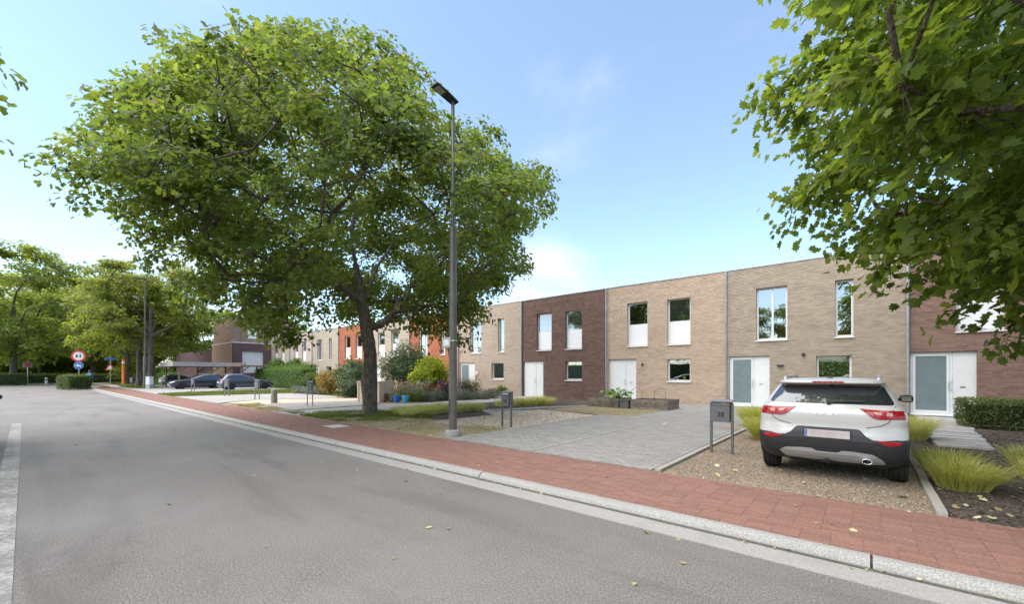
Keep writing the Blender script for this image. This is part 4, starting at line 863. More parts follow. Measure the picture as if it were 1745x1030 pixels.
NEAR_BLOBS=[(7.5,11.7,7.85,1.3),(1.9,9.9,9.45,1.2),(8.9,10.6,11.25,1.0),(1.0,4.7,6.35,1.3),(5.5,9.3,11.35,1.0),(0.7,6.3,10.55,0.9),(6.8,9.7,10.45,0.9),(4.4,11.4,10.45,1.3),(0.9,7.2,4.75,1.0),(4.2,7.4,12.25,1.3),(7.4,13.8,9.45,1.1),(5.0,14.1,9.95,0.9),(5.6,8.3,2.65,0.8),(8.5,13.2,5.75,1.0),(7.2,14.5,7.75,1.3),(4.7,13.3,7.75,1.0),(9.3,12.6,6.75,0.8),(7.5,3.2,5.75,1.3),(0.5,6.7,8.65,1.2),(2.9,12.3,6.65,1.1),(2.1,6.9,3.05,0.9),(2.6,10.6,4.85,1.1),(6.7,9.2,2.85,0.9),(0.1,9.7,6.35,1.0),(0.0,7.9,8.65,0.8),(2.2,6.8,11.95,0.9),(7.7,11.5,3.45,1.3),(0.8,10.8,3.95,0.6),(1.5,12.6,8.85,1.2),(1.5,10.0,5.85,1.3),(9.4,11.1,6.15,1.2),(1.9,9.2,4.15,1.3),(7.4,12.2,6.35,0.8),(1.3,4.3,8.15,1.3),(6.5,11.7,4.85,1.1),(6.5,10.8,12.25,0.8),(4.5,8.0,4.05,1.2),(0.2,10.4,7.55,0.8),(1.2,7.9,9.95,1.1),(0.2,9.5,8.65,0.8),(2.6,7.4,4.35,1.0),(4.0,11.4,3.75,1.1),(10.1,11.9,7.85,1.3),(6.1,12.5,10.45,1.2),(3.9,14.2,6.65,0.9),(7.9,9.7,5.05,0.9),(0.4,8.5,11.05,1.1),(0.3,11.1,9.35,0.9),(6.6,10.1,4.35,0.9),(2.7,5.4,11.35,1.1),(5.6,12.8,6.55,1.4),(3.3,8.9,11.65,1.0),(8.5,4.1,9.15,0.9),(0.4,8.6,6.75,0.7),(4.2,14.3,8.65,0.8),(4.6,10.2,3.15,1.1),(1.9,11.3,7.15,1.1),(4.6,7.1,10.95,1.0),(7.8,3.0,7.25,1.2),(1.4,12.6,6.85,0.9),(9.0,11.8,9.45,1.1),(5.1,12.3,3.35,0.9),(6.0,13.3,7.75,0.9),(10.3,5.4,7.65,1.0),(4.3,12.6,9.55,1.1),(2.9,13.3,9.55,1.2),(1.6,6.2,9.65,0.8),(2.7,11.4,10.95,1.1),(0.8,11.2,6.55,0.9),(3.2,6.7,10.45,1.3),(1.3,7.5,6.15,0.9),(6.2,13.6,4.85,1.3),(8.2,11.4,5.15,1.1),(2.4,5.2,3.65,1.1),(0.9,4.3,5.05,0.9),(-0.6,11.4,7.15,0.6),(3.5,9.3,4.25,1.2),(0.7,4.0,9.45,0.9),(4.9,12.6,5.25,1.2),(7.0,11.7,9.25,1.2),(5.2,14.8,6.35,0.8),(10.3,5.2,5.85,1.1),(3.9,13.1,10.95,1.3),(3.6,6.5,3.05,1.2),(5.7,11.0,2.65,0.9),(8.9,4.0,5.35,1.2),(4.0,11.6,5.45,0.9),(7.5,13.2,4.45,1.0),(2.3,7.7,10.95,0.9),(6.9,2.8,8.95,1.2),(3.1,10.5,3.05,0.9),(7.5,12.4,10.95,1.2),(4.8,11.5,12.15,0.9),(1.3,5.0,10.65,1.2),(1.2,13.7,7.85,1.1),(0.3,4.6,8.45,0.5),(2.4,13.7,7.15,0.8),(-0.1,11.5,5.95,0.7),(2.4,13.2,5.15,1.0),(2.4,9.4,3.05,0.8),(2.8,12.3,8.55,0.9),(9.1,13.4,7.85,0.8),(2.6,6.1,5.45,1.1),(8.1,10.1,3.15,1.0),(1.5,10.2,11.05,1.1),(5.5,8.4,12.55,1.4),(0.8,12.1,4.95,0.9),(0.8,5.8,7.05,0.8),(2.1,11.9,3.95,1.1),(9.0,3.5,7.75,0.9),(0.6,8.7,3.95,0.7),(3.3,8.3,3.15,0.9),(7.2,13.8,5.95,1.1),(0.2,5.6,8.75,0.6),(5.7,14.5,8.55,0.8),(3.1,7.2,2.55,0.6),(2.7,11.1,9.25,0.8),(1.5,11.1,8.55,0.8),(0.0,8.1,5.95,0.7),(9.6,12.1,5.05,1.3),(3.7,13.8,5.05,0.9),(0.3,6.1,4.75,0.7),(1.8,10.5,3.45,0.7),(9.9,5.0,8.95,1.0),(8.8,11.0,7.85,1.0),(3.7,10.7,11.35,0.9),(4.3,7.9,2.35,0.6),(0.0,12.1,8.15,0.9),(0.0,11.5,4.95,0.6),(6.1,12.9,9.25,0.8),(-0.3,10.2,10.25,0.7),(4.6,9.6,12.55,1.1),(4.3,6.8,2.45,0.6),(0.1,7.3,10.15,0.8),(5.2,10.9,4.65,0.9),(0.4,3.9,7.55,0.5),(7.7,10.3,9.95,0.9),(1.6,12.3,10.35,1.2),(2.5,11.4,3.35,0.6),(2.6,11.9,5.25,0.9),(2.5,14.1,8.45,0.9),(0.0,9.9,5.05,0.7),(6.0,1.9,7.05,1.0),(6.0,11.0,9.95,0.9),(0.3,7.1,5.75,0.6),(2.1,5.1,6.75,0.9),(1.4,8.0,3.25,0.7),(-0.4,9.4,9.45,0.5),(3.2,12.9,4.05,0.9),(6.2,8.4,4.05,1.0),(1.7,8.8,11.85,1.3),(0.9,11.3,10.85,0.9),(7.0,9.5,12.25,0.9),(9.1,11.0,4.05,0.9),(4.2,9.2,2.55,0.7),(2.4,5.3,8.85,1.1),(5.7,9.5,2.45,0.7),(8.5,10.4,6.55,0.8),(0.3,9.5,4.15,0.5),(4.7,10.7,2.35,0.5),(0.0,7.1,7.45,0.6),(7.3,10.6,11.25,0.9),(3.9,6.8,4.45,0.9),(-0.3,9.0,10.25,0.6),(-0.2,12.3,6.65,0.6),(-0.5,9.8,6.95,0.5),(0.4,7.3,3.95,0.6),(0.2,8.4,4.85,0.6),(0.4,5.5,5.85,0.6),(4.7,13.5,4.05,0.9),(5.1,12.8,11.35,0.8),(-0.2,10.6,5.55,0.6),(8.2,13.9,6.95,0.9),(2.2,8.5,2.85,0.6),(5.6,7.8,11.05,0.9),(2.7,9.1,10.45,0.8),(0.3,9.2,7.65,0.5),(1.1,9.5,3.55,0.6),(8.6,13.2,9.55,0.8),(7.4,13.1,7.75,0.9),(11.2,6.4,8.15,1.2),(10.0,4.2,6.75,0.8),(2.6,13.0,10.75,0.8),(3.3,6.3,12.35,0.8),(2.4,10.3,12.15,0.9),(7.6,3.3,10.05,0.9),(0.1,6.4,9.55,0.6),(-0.5,9.0,5.25,0.4),(-0.9,8.5,5.95,0.4),(2.2,9.2,2.25,0.4),(-0.5,9.1,4.65,0.4),(-0.5,7.7,7.45,0.4),(0.7,9.3,3.05,0.4),(1.6,9.3,2.55,0.4),(-0.2,8.0,7.45,0.4),(-0.3,8.3,7.05,0.4),(1.2,9.4,2.85,0.4),(1.9,9.5,2.75,0.4),(0.1,9.2,3.65,0.4),(-0.7,8.4,6.45,0.4),(-0.4,8.4,6.75,0.4),(-0.2,9.2,4.25,0.4),(0.3,9.3,3.45,0.4),(-0.7,8.9,4.95,0.4),(-1.1,8.2,6.25,0.4),(-0.6,8.8,5.75,0.4)]
def street_maple(name, label, base, blobs, fork, trunk_r, n_spray, per, size, kind, mat, seed, group=None, spread=.42, centre=None, top_z=None, twig=3, limb_r=None, up=.75, shell=.55, thin=0.0, boughs=(), clump=2.2, fr=1.0):
    rng = np.random.default_rng(seed)
    t = thing(name, label, 'tree', base, group=group); B = Vector(base)
    loc = [(b[0]-B.x, b[1]-B.y, b[2]-B.z, b[3]) for b in blobs]; fk = [Vector(p)-B for p in fork]
    tr = MB(); path = [Vector((0, 0, -.12))] + fk
    r = [trunk_r, trunk_r*.86] + [trunk_r*.8, trunk_r*.6, trunk_r*.4][:len(fk)-1]
    trunk_tube(tr, path[:len(r)], r[:len(path)], rng)
    trunk = tr.build('trunk', 'bark', t, smooth=True)
    lm = MB(); big = [b for b in loc if b[3] > .55] or loc
    limb_mesh(lm, path[0], path, big, limb_r or trunk_r*.72, rng, boughs=[(j, [Vector(q)-B for q in pts]) for j, pts in boughs])
    if thin:      # a real crown is open in places: some boughs carry few leaves
        keep = [b for b in loc if b[3] < .9 or rng.random() > thin*(.45 if Vector((b[0], b[1], 0)).length > 5 else 1.0)]
    else: keep = loc
    loc = keep
    P, N, D, st, C, idx = spray_points(loc, n_spray, per, rng, spread, .35, centre=None if centre is None else np.array(centre)-np.array(base), up=up, shell=shell, clump=clump, fr=fr)
    for i in range(0, len(C), twig):
        b = loc[idx[i]]; a = Vector(b[:3]); e = Vector(C[i]); m = a.lerp(e, .55)+Vector((0, 0, .06))
        lm.tube([a, m, e], [.016, .010, .005], 3, cap=False)
    lm.build('limbs', 'bark', trunk, smooth=True)
    n = len(P); s = size*(.65+.6*rng.random(n))
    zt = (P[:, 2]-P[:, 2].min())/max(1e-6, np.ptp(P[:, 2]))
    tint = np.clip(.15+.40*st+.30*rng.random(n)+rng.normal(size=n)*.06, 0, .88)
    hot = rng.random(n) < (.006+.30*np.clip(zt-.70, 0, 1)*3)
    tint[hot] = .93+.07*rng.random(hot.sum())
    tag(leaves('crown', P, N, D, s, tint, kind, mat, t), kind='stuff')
    return t
TB = (-14.23, 8.44, .09)
big = street_maple('maple_tree', 'large spreading maple in the verge beside the pavement, biggest whole tree in view', TB, MAPLE_BLOBS,
    [(-14.2, 8.45, 2.4), (-14.36, 8.38, 3.40), (-14.50, 8.26, 4.4), (-14.68, 8.12, 5.8)], .275, 6900, 16, .140, 'star', 'leaf_maple', 5, 'maples along the street', centre=(-14.2, 8.4, 6.5), spread=.38, thin=.0, fr=.4, clump=1.7,
    boughs=[(2, [(-14.05, 8.95, 3.55), (-13.86, 9.25, 4.05), (-13.67, 9.90, 5.11), (-13.66, 10.69, 6.03), (-13.69, 11.72, 7.11)]), (3, [(-14.47, 7.6, 4.75), (-14.25, 6.55, 5.35), (-13.85, 5.55, 5.9), (-13.59, 4.45, 6.5)]), (3, [(-14.8, 8.9, 5.3), (-15.2, 9.6, 6.4), (-15.98, 10.69, 7.85)]), (4, [(-14.69, 7.98, 7.10), (-14.67, 7.74, 8.55), (-14.57, 7.03, 9.8), (-14.2, 6.4, 11.0)])])
near_t = street_maple('maple_tree', 'near maple whose leafy crown fills the upper right corner of the photo', (4.5, 8.4, .09), NEAR_BLOBS,
    [(4.48, 8.4, 2.0), (4.5, 8.42, 3.2), (4.45, 8.5, 4.6), (4.5, 8.4, 6.2)], .24, 6000, 14, .150, 'maple', 'leaf_near', 6, 'maples along the street', centre=(4.5, 8.4, 5.5), spread=.38, fr=.4, clump=2.8)
# loose leaves one can pick out on the near maple: shared leaf meshes
def loose_leaves():
    rng = np.random.default_rng(8); kinds = []
    for t in (.2, .45, .62, .8):
        V, F = leaf_template('maple'); me = bpy.data.meshes.new('leaf'); me.from_pydata(V.tolist(), [], F.tolist()); me.materials.append(M['leaf_near'])
        a = me.attributes.new('tint', 'FLOAT', 'POINT'); a.data.foreach_set('value', [t]*len(V)); me.update(); kinds.append(me)
    B = np.array(NEAR_BLOBS); dd = pdepth(B[:, 0], B[:, 1]); ll = .7615*B[:, 0]+.648*B[:, 1]
    vis = (dd > 2.2) & (np.abs(ll/dd) < 1.25) & (np.abs((B[:, 2]-1.65)/dd) < 1.0); B = B[vis]; dist = np.sqrt(B[:, 0]**2+B[:, 1]**2); B = B[np.argsort(dist)][:45]
    for i in range(300):
        b = B[rng.integers(len(B))]; tocam = _norm(-np.array([b[0], b[1], b[2]-1.65])); d = _norm(rng.normal(size=3)*.75+tocam)
        p = b[:3]+d*b[3]*(.6+rng.random()*.4)
        n = Vector(_norm(np.array([0, 0, .75])+d*.5+rng.normal(size=3)*.35)); y = Vector(_norm(d*np.array([1, 1, .1])+np.array([0, 0, -.35])+rng.normal(size=3)*.4))
        y = (y-n*y.dot(n)).normalized(); x = y.cross(n); s = .13+.08*rng.random()
        o = link('leaf', kinds[rng.integers(4)], near_t)
        o.matrix_local = Matrix.LocRotScale(Vector(p)-Vector((4.5, 8.4, .09)), Matrix((x, y, n)).transposed().to_quaternion(), Vector((s, s, s)))
loose_leaves()
def ball_blobs(c, rh, rz, n, rb, seed, zmin=None):
    rng = np.random.default_rng(seed); out = []
    for k in range(6000):
        v = _norm(rng.normal(size=3)); r = rng.uniform(.25, 1)**.55; p = np.array(c)+v*np.array([rh, rh, rz])*r*(1+.16*math.sin(3*math.atan2(v[1], v[0])+seed)+.12*math.sin(5*v[2]+seed*2))
        if zmin is not None and p[2] < zmin: continue
        q = rb*rng.uniform(.7, 1.3)
        if all(np.linalg.norm(p-np.array(o[:3])) > .95*q for o in out): out.append((*p, q))
        if len(out) >= n: break
    return out
def park_tree(label, x, y, h, rh, tr, seed, mat='leaf_street', n=1500, size=.26, fork=2.6, zlow=2.6, group='street trees beyond the big maple', name='street_tree', per=12, lean=0.0, spread=.55, clear=()):
    zc = (h+zlow)/2; bl = ball_blobs((x, y, zc), rh, (h-zlow)/2, 60, rh*.24, seed)
    bl = [b for b in bl if all(math.hypot(b[0]-cx_, b[1]-cy_) > cr+b[3]*.6 for cx_, cy_, cr in clear)]      # pruned back from the lamp
    return street_maple(name, label, (x, y, .05), bl, [(x, y, fork*.6), (x+lean*.3, y, fork), (x+lean, y, fork*1.5), (x+lean, y, zc)], tr, n, per, size, 'star', mat, seed, group, spread=spread, centre=(x, y, zc-1), twig=4)
park_tree('forked street tree just right of the far lamp post', -59.2, 8.9, 13.6, 5.8, .30, 21, n=1400, size=.25, fork=3.8, zlow=4.4, clear=((-58, 8.2, 1.2), (-56, 8.0, 1.6), (-54, 7.7, 1.9)))
park_tree('slimmer street tree left of the far lamp post', -66.6, 8.9, 14.4, 5.6, .26, 22, n=1300, size=.26, fork=4.0, zlow=4.6, lean=.5)
park_tree('yellowish street tree behind the orange pole', -82.5, 9.8, 18.5, 7.6, .36, 23, n=1450, size=.33, fork=4.2, zlow=3.8, spread=.8)
lt = park_tree('dark leafy tree behind the left hedge with a tall full crown', -92, -1.0, 20.5, 8.6, .42, 24, mat='leaf_wood', n=1750, size=.38, fork=4.2, zlow=3.0, spread=.95, group='trees at the end of the road')
park_tree('overhanging tree at the left edge whose outer twigs reach into the sky', -14.5, -6.95, 9.3, 6.9, .28, 25, mat='leaf_maple', n=2400, size=.17, fork=3.2, zlow=4.8, spread=.45, group='trees on the near side of the road')
rngw = np.random.default_rng(31)
woods = [(-112, 8.5, 1.0, 'round wood-edge tree above the red path, left of the orange pole'), (-121, 2.0, .95, 'wood-edge tree straight above the round red sign'), (-128, -5, 1.05, 'wood-edge tree just right of the tall left crown'),
         (-134, 9, 1.2, 'taller tree in the second line of the wood behind the red sign'), (-118, 17, .9, 'wood-edge tree between the street trees and the low purple building'),
         (-150, -2, 1.4, 'tallest far tree of the wood above the road end'), (-110, -8, .9, 'wood-edge tree at the extreme left above the left hedge'), (-152, 14, 1.3, 'far wood tree showing between the street trees'),
         (-104, 27, .85, 'tree behind the low purple building, left part'), (-96, 36, .9, 'tree behind the low purple building beside the tower house')]
for x, y, s, lab in woods:
    c = copy_tree(lt); c.location = (x, y, -.05); c.scale = (s*1.05, s*1.05, s*.88); c.rotation_euler = (0, 0, rngw.uniform(0, 6.28)); c['label'] = lab; c['group'] = 'trees of the wood at the road end'; c.name = 'wood_tree'
# park trees on the other side of the street, behind the camera: seen mirrored in the windows
for x, y, s, rz in ((2, -22, .78, 1.0), (16, -21, .85, 2.2), (-9, -24, .8, 4.0)):
    c = copy_tree(bpy.data.objects['maple_tree.001' if False else 'street_tree']); c.location = (x, y, .05); c.scale = (s, s, s); c.rotation_euler = (0, 0, rz)
    c['group'] = 'park trees across the street, mirrored in the windows'; c['label'] = 'park tree across the street, seen mirrored in the house windows'; c.name = 'park_tree'

# ---------------------------------------------------------------- cars
class CarShape:
    """body as a stack of rounded plan outlines; w half width, yr rear, yf front at every height"""
    def __init__(s, zt, w, yr, yf, Rr=.34, Rf=.55, p=3.6):
        s.zt, s.wt, s.yrt, s.yft, s.Rr, s.Rf, s.p = zt, w, yr, yf, Rr, Rf, p
    def w(s, z): return float(np.interp(z, s.zt, s.wt))
    def yr(s, z): return float(np.interp(z, s.zt, s.yrt))
    def yf(s, z): return float(np.interp(z, s.zt, s.yft))
    def corner(s, u, R): return R*(1-(max(0, 1-abs(u)**s.p))**(1/s.p))
    def rear(s, x, z, off=0):
        w = s.w(z); u = max(-.999, min(.999, x/w)); return Vector((x, s.yr(z)+s.corner(u, s.Rr)-off, z))
    def front(s, x, z, off=0):
        w = s.w(z); u = max(-.999, min(.999, x/w)); return Vector((x, s.yf(z)-s.corner(u, s.Rf)+off, z))
    def side(s, sx):
        def f(y, z, off=0):
            w = s.w(z); yr, yf = s.yr(z), s.yf(z)
            if y < yr+s.Rr: q = max(0, min(1, 1-(y-yr)/s.Rr)); w *= (1-q**s.p)**(1/s.p)
            elif y > yf-s.Rf: q = max(0, min(1, 1-(yf-y)/s.Rf)); w *= (1-q**s.p)**(1/s.p)
            return Vector((sx*(w+off), y, z))
        return f
    def mesh(s, levels, name, mat, parent, NR=27, NS=16, lower=None):
        vs = []; N = None
        us = [math.sin(PI/2*(-1+2*i/(NR-1))) for i in range(NR)]
        for z in levels:
            w, yr, yf = s.w(z), s.yr(z), s.yf(z); ring = []
            for u in us: ring.append((w*u, yr+s.corner(u, s.Rr), z))
            ya, yb = yr+s.Rr, yf-s.Rf
            for i in range(1, NS): ring.append((w, ya+(yb-ya)*i/NS, z))
            for u in us[::-1]: ring.append((w*u, yf-s.corner(u, s.Rf), z))
            for i in range(1, NS): ring.append((-w, yb+(ya-yb)*i/NS, z))
            N = len(ring); vs += ring
        k = len(levels)
        fs = [(i*N+j, i*N+(j+1) % N, (i+1)*N+(j+1) % N, (i+1)*N+j) for i in range(k-1) for j in range(N)]
        fs += [tuple(range(N))[::-1]]
        mb = MB(); mb._add(vs, fs)
        # domed roof: shrink the last ring twice
        top = vs[-N:]; c = Vector((0, sum(p[1] for p in top)/N, 0)); b = (k-1)*N; prev = list(range(b, b+N))
        for sc, dz in ((.93, .022), (.6, .045), (.2, .052)):
            st = len(mb.v); ring = [(p[0]*sc, c.y+(p[1]-c.y)*sc, p[2]+dz) for p in top]; mb._add(ring, [])
            for j in range(N): mb.f.append((prev[j], prev[(j+1) % N], st+(j+1) % N, st+j)); mb.m.append(0)
            prev = list(range(st, st+N))
        mb.f.append(tuple(prev)); mb.m.append(0)
        if lower:
            for i, f in enumerate(mb.f):
                c = sum((Vector(mb.v[j]) for j in f), Vector())/len(f)
                if c.z < .42 or (c.z < .60 and c.y < .42): mb.m[i] = 1
            mat = [mat, lower]
        return mb.build(name, mat, parent, smooth=True)
def patch(fn, poly, name, mat, parent, off=.004, step=.05, thick=.02, smooth=True, round_=0):
    """a crisp outline laid on a curved body surface, with its own thickness"""
    if round_:
        q = []
        n = len(poly)
        for i in range(n):
            a, b, c = Vector(poly[i-1]), Vector(poly[i]), Vector(poly[(i+1) % n]); r = min(round_, (a-b).length*.45, (c-b).length*.45)
            s, e = b+(a-b).normalized()*r, b+(c-b).normalized()*r
            for k in range(5): u = k/4; q.append(tuple(s*(1-u)**2+b*2*u*(1-u)+e*u*u))
        poly = q
    bm = bmesh.new(); bm.faces.new([bm.verts.new((x, y, 0)) for x, y in poly])
    bmesh.ops.triangulate(bm, faces=bm.faces)
    xs = [p[0] for p in poly]; ys = [p[1] for p in poly]
    for ax, lo, hi in ((0, min(xs), max(xs)), (1, min(ys), max(ys))):
        c = lo+step
        while c < hi:
            co = (c, 0, 0) if ax == 0 else (0, c, 0); no = (1, 0, 0) if ax == 0 else (0, 1, 0)
            bmesh.ops.bisect_plane(bm, geom=bm.verts[:]+bm.edges[:]+bm.faces[:], plane_co=co, plane_no=no, dist=1e-5); c += step
    bm.verts.ensure_lookup_table(); bm.verts.index_update()
    fr = [fn(v.co.x, v.co.y, off) for v in bm.verts]; bk = [fn(v.co.x, v.co.y, off-thick) for v in bm.verts]
    n = len(fr); fs = [tuple(v.index for v in f.verts) for f in bm.faces]; fs2 = [tuple(i+n for i in f[::-1]) for f in fs]
    ed = [(e.verts[0].index, e.verts[1].index) for e in bm.edges if len(e.link_faces) == 1]; bm.free()
    mb = MB(); mb._add(fr+bk, fs+fs2+[(a, b, b+n, a+n) for a, b in ed])
    o = mb.build(name, mat, parent)
    bm = bmesh.new(); bm.from_mesh(o.data); bmesh.ops.recalc_face_normals(bm, faces=bm.faces); bm.to_mesh(o.data); bm.free()
    return o
def wheel(parent, x, y, r, width, rim_r, outer):
    t = MB(); h = width/2
    t.lathe([(rim_r, -h), (r-.03, -h), (r-.006, -h+.012), (r, -h+.03), (r, -h*.62), (r-.008, -h*.6), (r-.008, -h*.54), (r, -h*.52), (r, -h*.1), (r-.008, -h*.08), (r-.008, h*.08), (r, h*.1), (r, h*.52), (r-.008, h*.54), (r-.008, h*.6), (r, h*.62), (r, h-.03), (r-.006, h-.012), (r-.03, h), (rim_r, h)], (x, y, r), 36, axis='X')
    o = t.build('wheel', 'rubber', parent)
    d = MB(); s = 1 if outer > 0 else -1; xo = x+s*(h-.035)
    d.lathe([(rim_r, -.02), (rim_r+.004, .02*s), (rim_r-.02, .01*s), (rim_r-.04, -.01*s)], (xo, y, r), 28, axis='X')
    for k in range(5):
        a = 2*PI*k/5; d.obox((xo+.005*s, y+math.cos(a)*rim_r*.5, r+math.sin(a)*rim_r*.5), (.02, rim_r*.96, .055), rx=a)
    d.lathe([(.0, 0), (.05, .004*s), (.05, .02*s)], (xo, y, r), 14, axis='X')
    d.build('rim', 'silver_plastic', o)
    return o
def arch(shape, sx, y, r, parent, mat='black_plastic'):
    f = shape.side(sx); pts = [(y+math.cos(a)*r, .32+math.sin(a)*r) for a in np.linspace(-.25, PI+.25, 22)]
    return patch(f, pts, 'wheel_arch', mat, parent, off=.004, step=.12, thick=.01)

def crossover():
    X, Y = -.42, 7.42; t = thing('parked_car', 'white compact crossover parked nose-in on the gravel, its tail towards the pavement', 'car', (X, Y, gz(8)+.002), math.radians(-.4))
    S = CarShape([.26, .34, .42, .52, .62, .72, .80, .92, 1.02, 1.08, 1.13, 1.20, 1.30, 1.38, 1.42, 1.455],
                 [.78, .825, .855, .872, .876, .874, .873, .868, .852, .826, .790, .765, .712, .665, .640, .600],
                 [.24, .12, .05, .015, .0, .015, .045, .035, .045, .075, .115, .19, .305, .39, .37, .50],
                 [4.0, 4.08, 4.11, 4.13, 4.14, 4.13, 4.10, 3.98, 3.55, 3.10, 2.98, 2.86, 2.66, 2.48, 2.38, 2.2], Rr=.33, Rf=.6, p=3.3)
    S.mesh([.26, .30, .34, .42, .52, .62, .72, .80, .86, .92, .97, 1.02, 1.05, 1.08, 1.105, 1.13, 1.16, 1.20, 1.25, 1.30, 1.35, 1.38, 1.42, 1.455], 'body', 'car_white', t, NR=41, lower='black_plastic')
    R = S.rear
    # black rear bumper with its raised plate recess
    bump = [(-.872, .27), (-.60, .262), (.60, .262), (.872, .27), (.872, .665), (.74, .672), (.60, .652), (.50, .655), (.43, .70), (.37, .775), (.33, .79), (-.33, .79), (-.37, .775), (-.43, .70), (-.50, .655), (-.60, .652), (-.74, .672), (-.872, .665)]
    patch(R, bump, 'rear_bumper', 'black_plastic', t, off=.014, step=.04)
    for sx in (-1, 1):
        f = S.side(sx); patch(f, [(.10, .27), (.40, .27), (.42, .30), (.42, .66), (.30, .675), (.10, .668)], 'bumper_corner', 'black_plastic', t, off=.008, step=.06)
        patch(f, [(1.18, .27), (3.0, .27), (3.0, .43), (1.18, .43)], 'side_sill', 'black_plastic', t, off=.008, step=.2)
        arch(S, sx, .80, .40, t); arch(S, sx, 3.38, .40, t)
        patch(f, [(.62, 1.14), (2.62, 1.135), (2.20, 1.385), (1.0, 1.39), (.62, 1.20)], 'side_window', 'car_glass', t, off=.003, step=.12, round_=.03)
        for y in (1.42,): patch(f, [(y, 1.13), (y+.07, 1.13), (y+.05, 1.39), (y-.02, 1.39)], 'door_pillar', 'black_plastic', t, off=.006, step=.1)
        # mirror
        mm = MB(); mm.tube([(sx*.80, 2.52, 1.10), (sx*.90, 2.50, 1.115)], .025, 8)
        mm.lathe([(.02, -.085), (.05, -.08), (.064, -.045), (.066, .03), (.056, .08), (.025, .09)], (sx*.945, 2.48, 1.125), 14, axis='X'); o = mm.build('mirror', 'black_plastic', t, smooth=True)
        MB().box(sx*.945-.062, sx*.945+.062, 2.40, 2.41, 1.082, 1.168).build('mirror_glass', 'chrome', o)
        # lamp clusters
        lamp = [(sx*.845, .945), (sx*.835, 1.055), (sx*.44, 1.068), (sx*.36, 1.080), (sx*.40, 1.045), (sx*.50, .955), (sx*.56, .938)]
        if sx < 0: lamp = lamp[::-1]
        l = patch(R, lamp, 'tail_light', 'red_light', t, off=.012, step=.05, round_=.015)
        inn = [(sx*.59, .998), (sx*.59, 1.032), (sx*.50, 1.036), (sx*.535, 1.0)]
        patch(R, inn if sx > 0 else inn[::-1], 'lens', 'pink_light', l, off=.0145, step=.05, round_=.01)
        inn = [(sx*.70, .985), (sx*.70, 1.03), (sx*.64, 1.032), (sx*.64, .985)]
        patch(R, inn if sx > 0 else inn[::-1], 'lens', 'pink_light', l, off=.0145, step=.05, round_=.01)
        fr = [(sx*.56, .948), (sx*.82, .952), (sx*.82, .968), (sx*.52, .964)]
        patch(R, fr if sx > 0 else fr[::-1], 'light_bar', 'red_light', l, off=.018, step=.06)
        fog = [(sx*.78, .60), (sx*.80, .645), (sx*.56, .655), (sx*.54, .64), (sx*.66, .585)]
        patch(R, fog if sx > 0 else fog[::-1], 'reflector', 'red_light', t, off=.018, step=.05, round_=.01)
        wheel(t, sx*.775, .80, .322, .205, .215, sx); wheel(t, sx*.775, 3.38, .322, .205, .215, sx)
        rr = MB(); pts = [(sx*.565, .60, 1.455), (sx*.575, .66, 1.490), (sx*.585, .80, 1.510), (sx*.585, 1.9, 1.515), (sx*.575, 2.1, 1.495), (sx*.565, 2.16, 1.45)]
        rr.tube(pts, [.03, .03, .024, .022, .026, .026], 8); rr.build('roof_rail', 'silver_plastic', t, smooth=True)
    skid = [(-.58, .40), (-.50, .455), (-.30, .475), (-.17, .475), (-.12, .44), (.12, .44), (.17, .475), (.30, .475), (.50, .455), (.60, .385), (.64, .315), (.50, .30), (-.50, .30)]
    patch(R, skid, 'skid_plate', 'silver_plastic', t, off=.026, step=.06, round_=.02)
    ex = MB(); ex.lathe([(.038, .10), (.05, .10), (.054, -.03), (.05, -.042), (.042, -.036), (.038, .06)], (0, 0, 0), 20, axis='Y')
    e = ex.build('exhaust', 'chrome', t, smooth=True, loc=(.44, .06, .355)); e.scale = (1.12, 1, .72)
    e2 = MB().lathe([(.0, .0), (.04, .0)], (0, 0, 0), 16, axis='Y').build('exhaust_bore', 'black_plastic', e)
    # rear window, its frame, spoiler with third brake light, wiper
    win = [(-.735, 1.128), (.735, 1.128), (.612, 1.392), (.40, 1.408), (-.40, 1.408), (-.612, 1.392)]
    g = patch(R, win, 'rear_window', 'car_glass', t, off=.005, step=.05, round_=.05)
    bar = [(-.70, 1.133), (.70, 1.133), (.68, 1.158), (-.68, 1.158)]
    wp = MB(); wp.tube([R(0.02, 1.14, .03), R(.10, 1.165, .035), R(.40, 1.172, .03)], .011, 6); wp.lathe([(.0, -.02), (.03, -.015), (.03, .02)], R(.02, 1.14, .02), 10, axis='Y'); wp.build('rear_wiper', 'black_plastic', g)
    sp = MB(); n = 21
    for z, y0, ww in ((1.405, .335, .63), (1.42, .265, .64), (1.45, .275, .62), (1.475, .40, .58)):
        for i in range(n): u = -1+2*i/(n-1); sp.v.append((ww*u, y0+.22*(1-(max(0, 1-abs(u)**3.2))**(1/3.2)), z)); sp.t.append(.5)
    for r in range(3):
        for i in range(n-1): sp.f.append((r*n+i, r*n+i+1, (r+1)*n+i+1, (r+1)*n+i)); sp.m.append(0)
    spo = sp.build('spoiler', 'car_white', t, smooth=True)
    bl = MB()
    for i in range(6): bl.box(-.185+i*.062, -.185+i*.062+.056, .252, .275, 1.425, 1.447)
    bl.build('brake_light', 'red_light', spo)
    an = MB(); an.lathe([(.045, 0), (.03, .018), (.012, .03)], (0, .72, 1.50), 12); an.tube([(0, .72, 1.525), (0, .66, 1.62)], .006, 6); an.build('aerial', 'black_plastic', t)
    # shut lines of the tailgate
    for sx in (-1, 1):
        ln = MB(); pts = [R(sx*x, z, .004) for x, z in ((.735, 1.12), (.70, 1.05), (.695, .97), (.66, .90), (.58, .85), (.43, .815))]
        ln.tube(pts, .0042, 4); ln.build('shut_line', 'black_plastic', t)
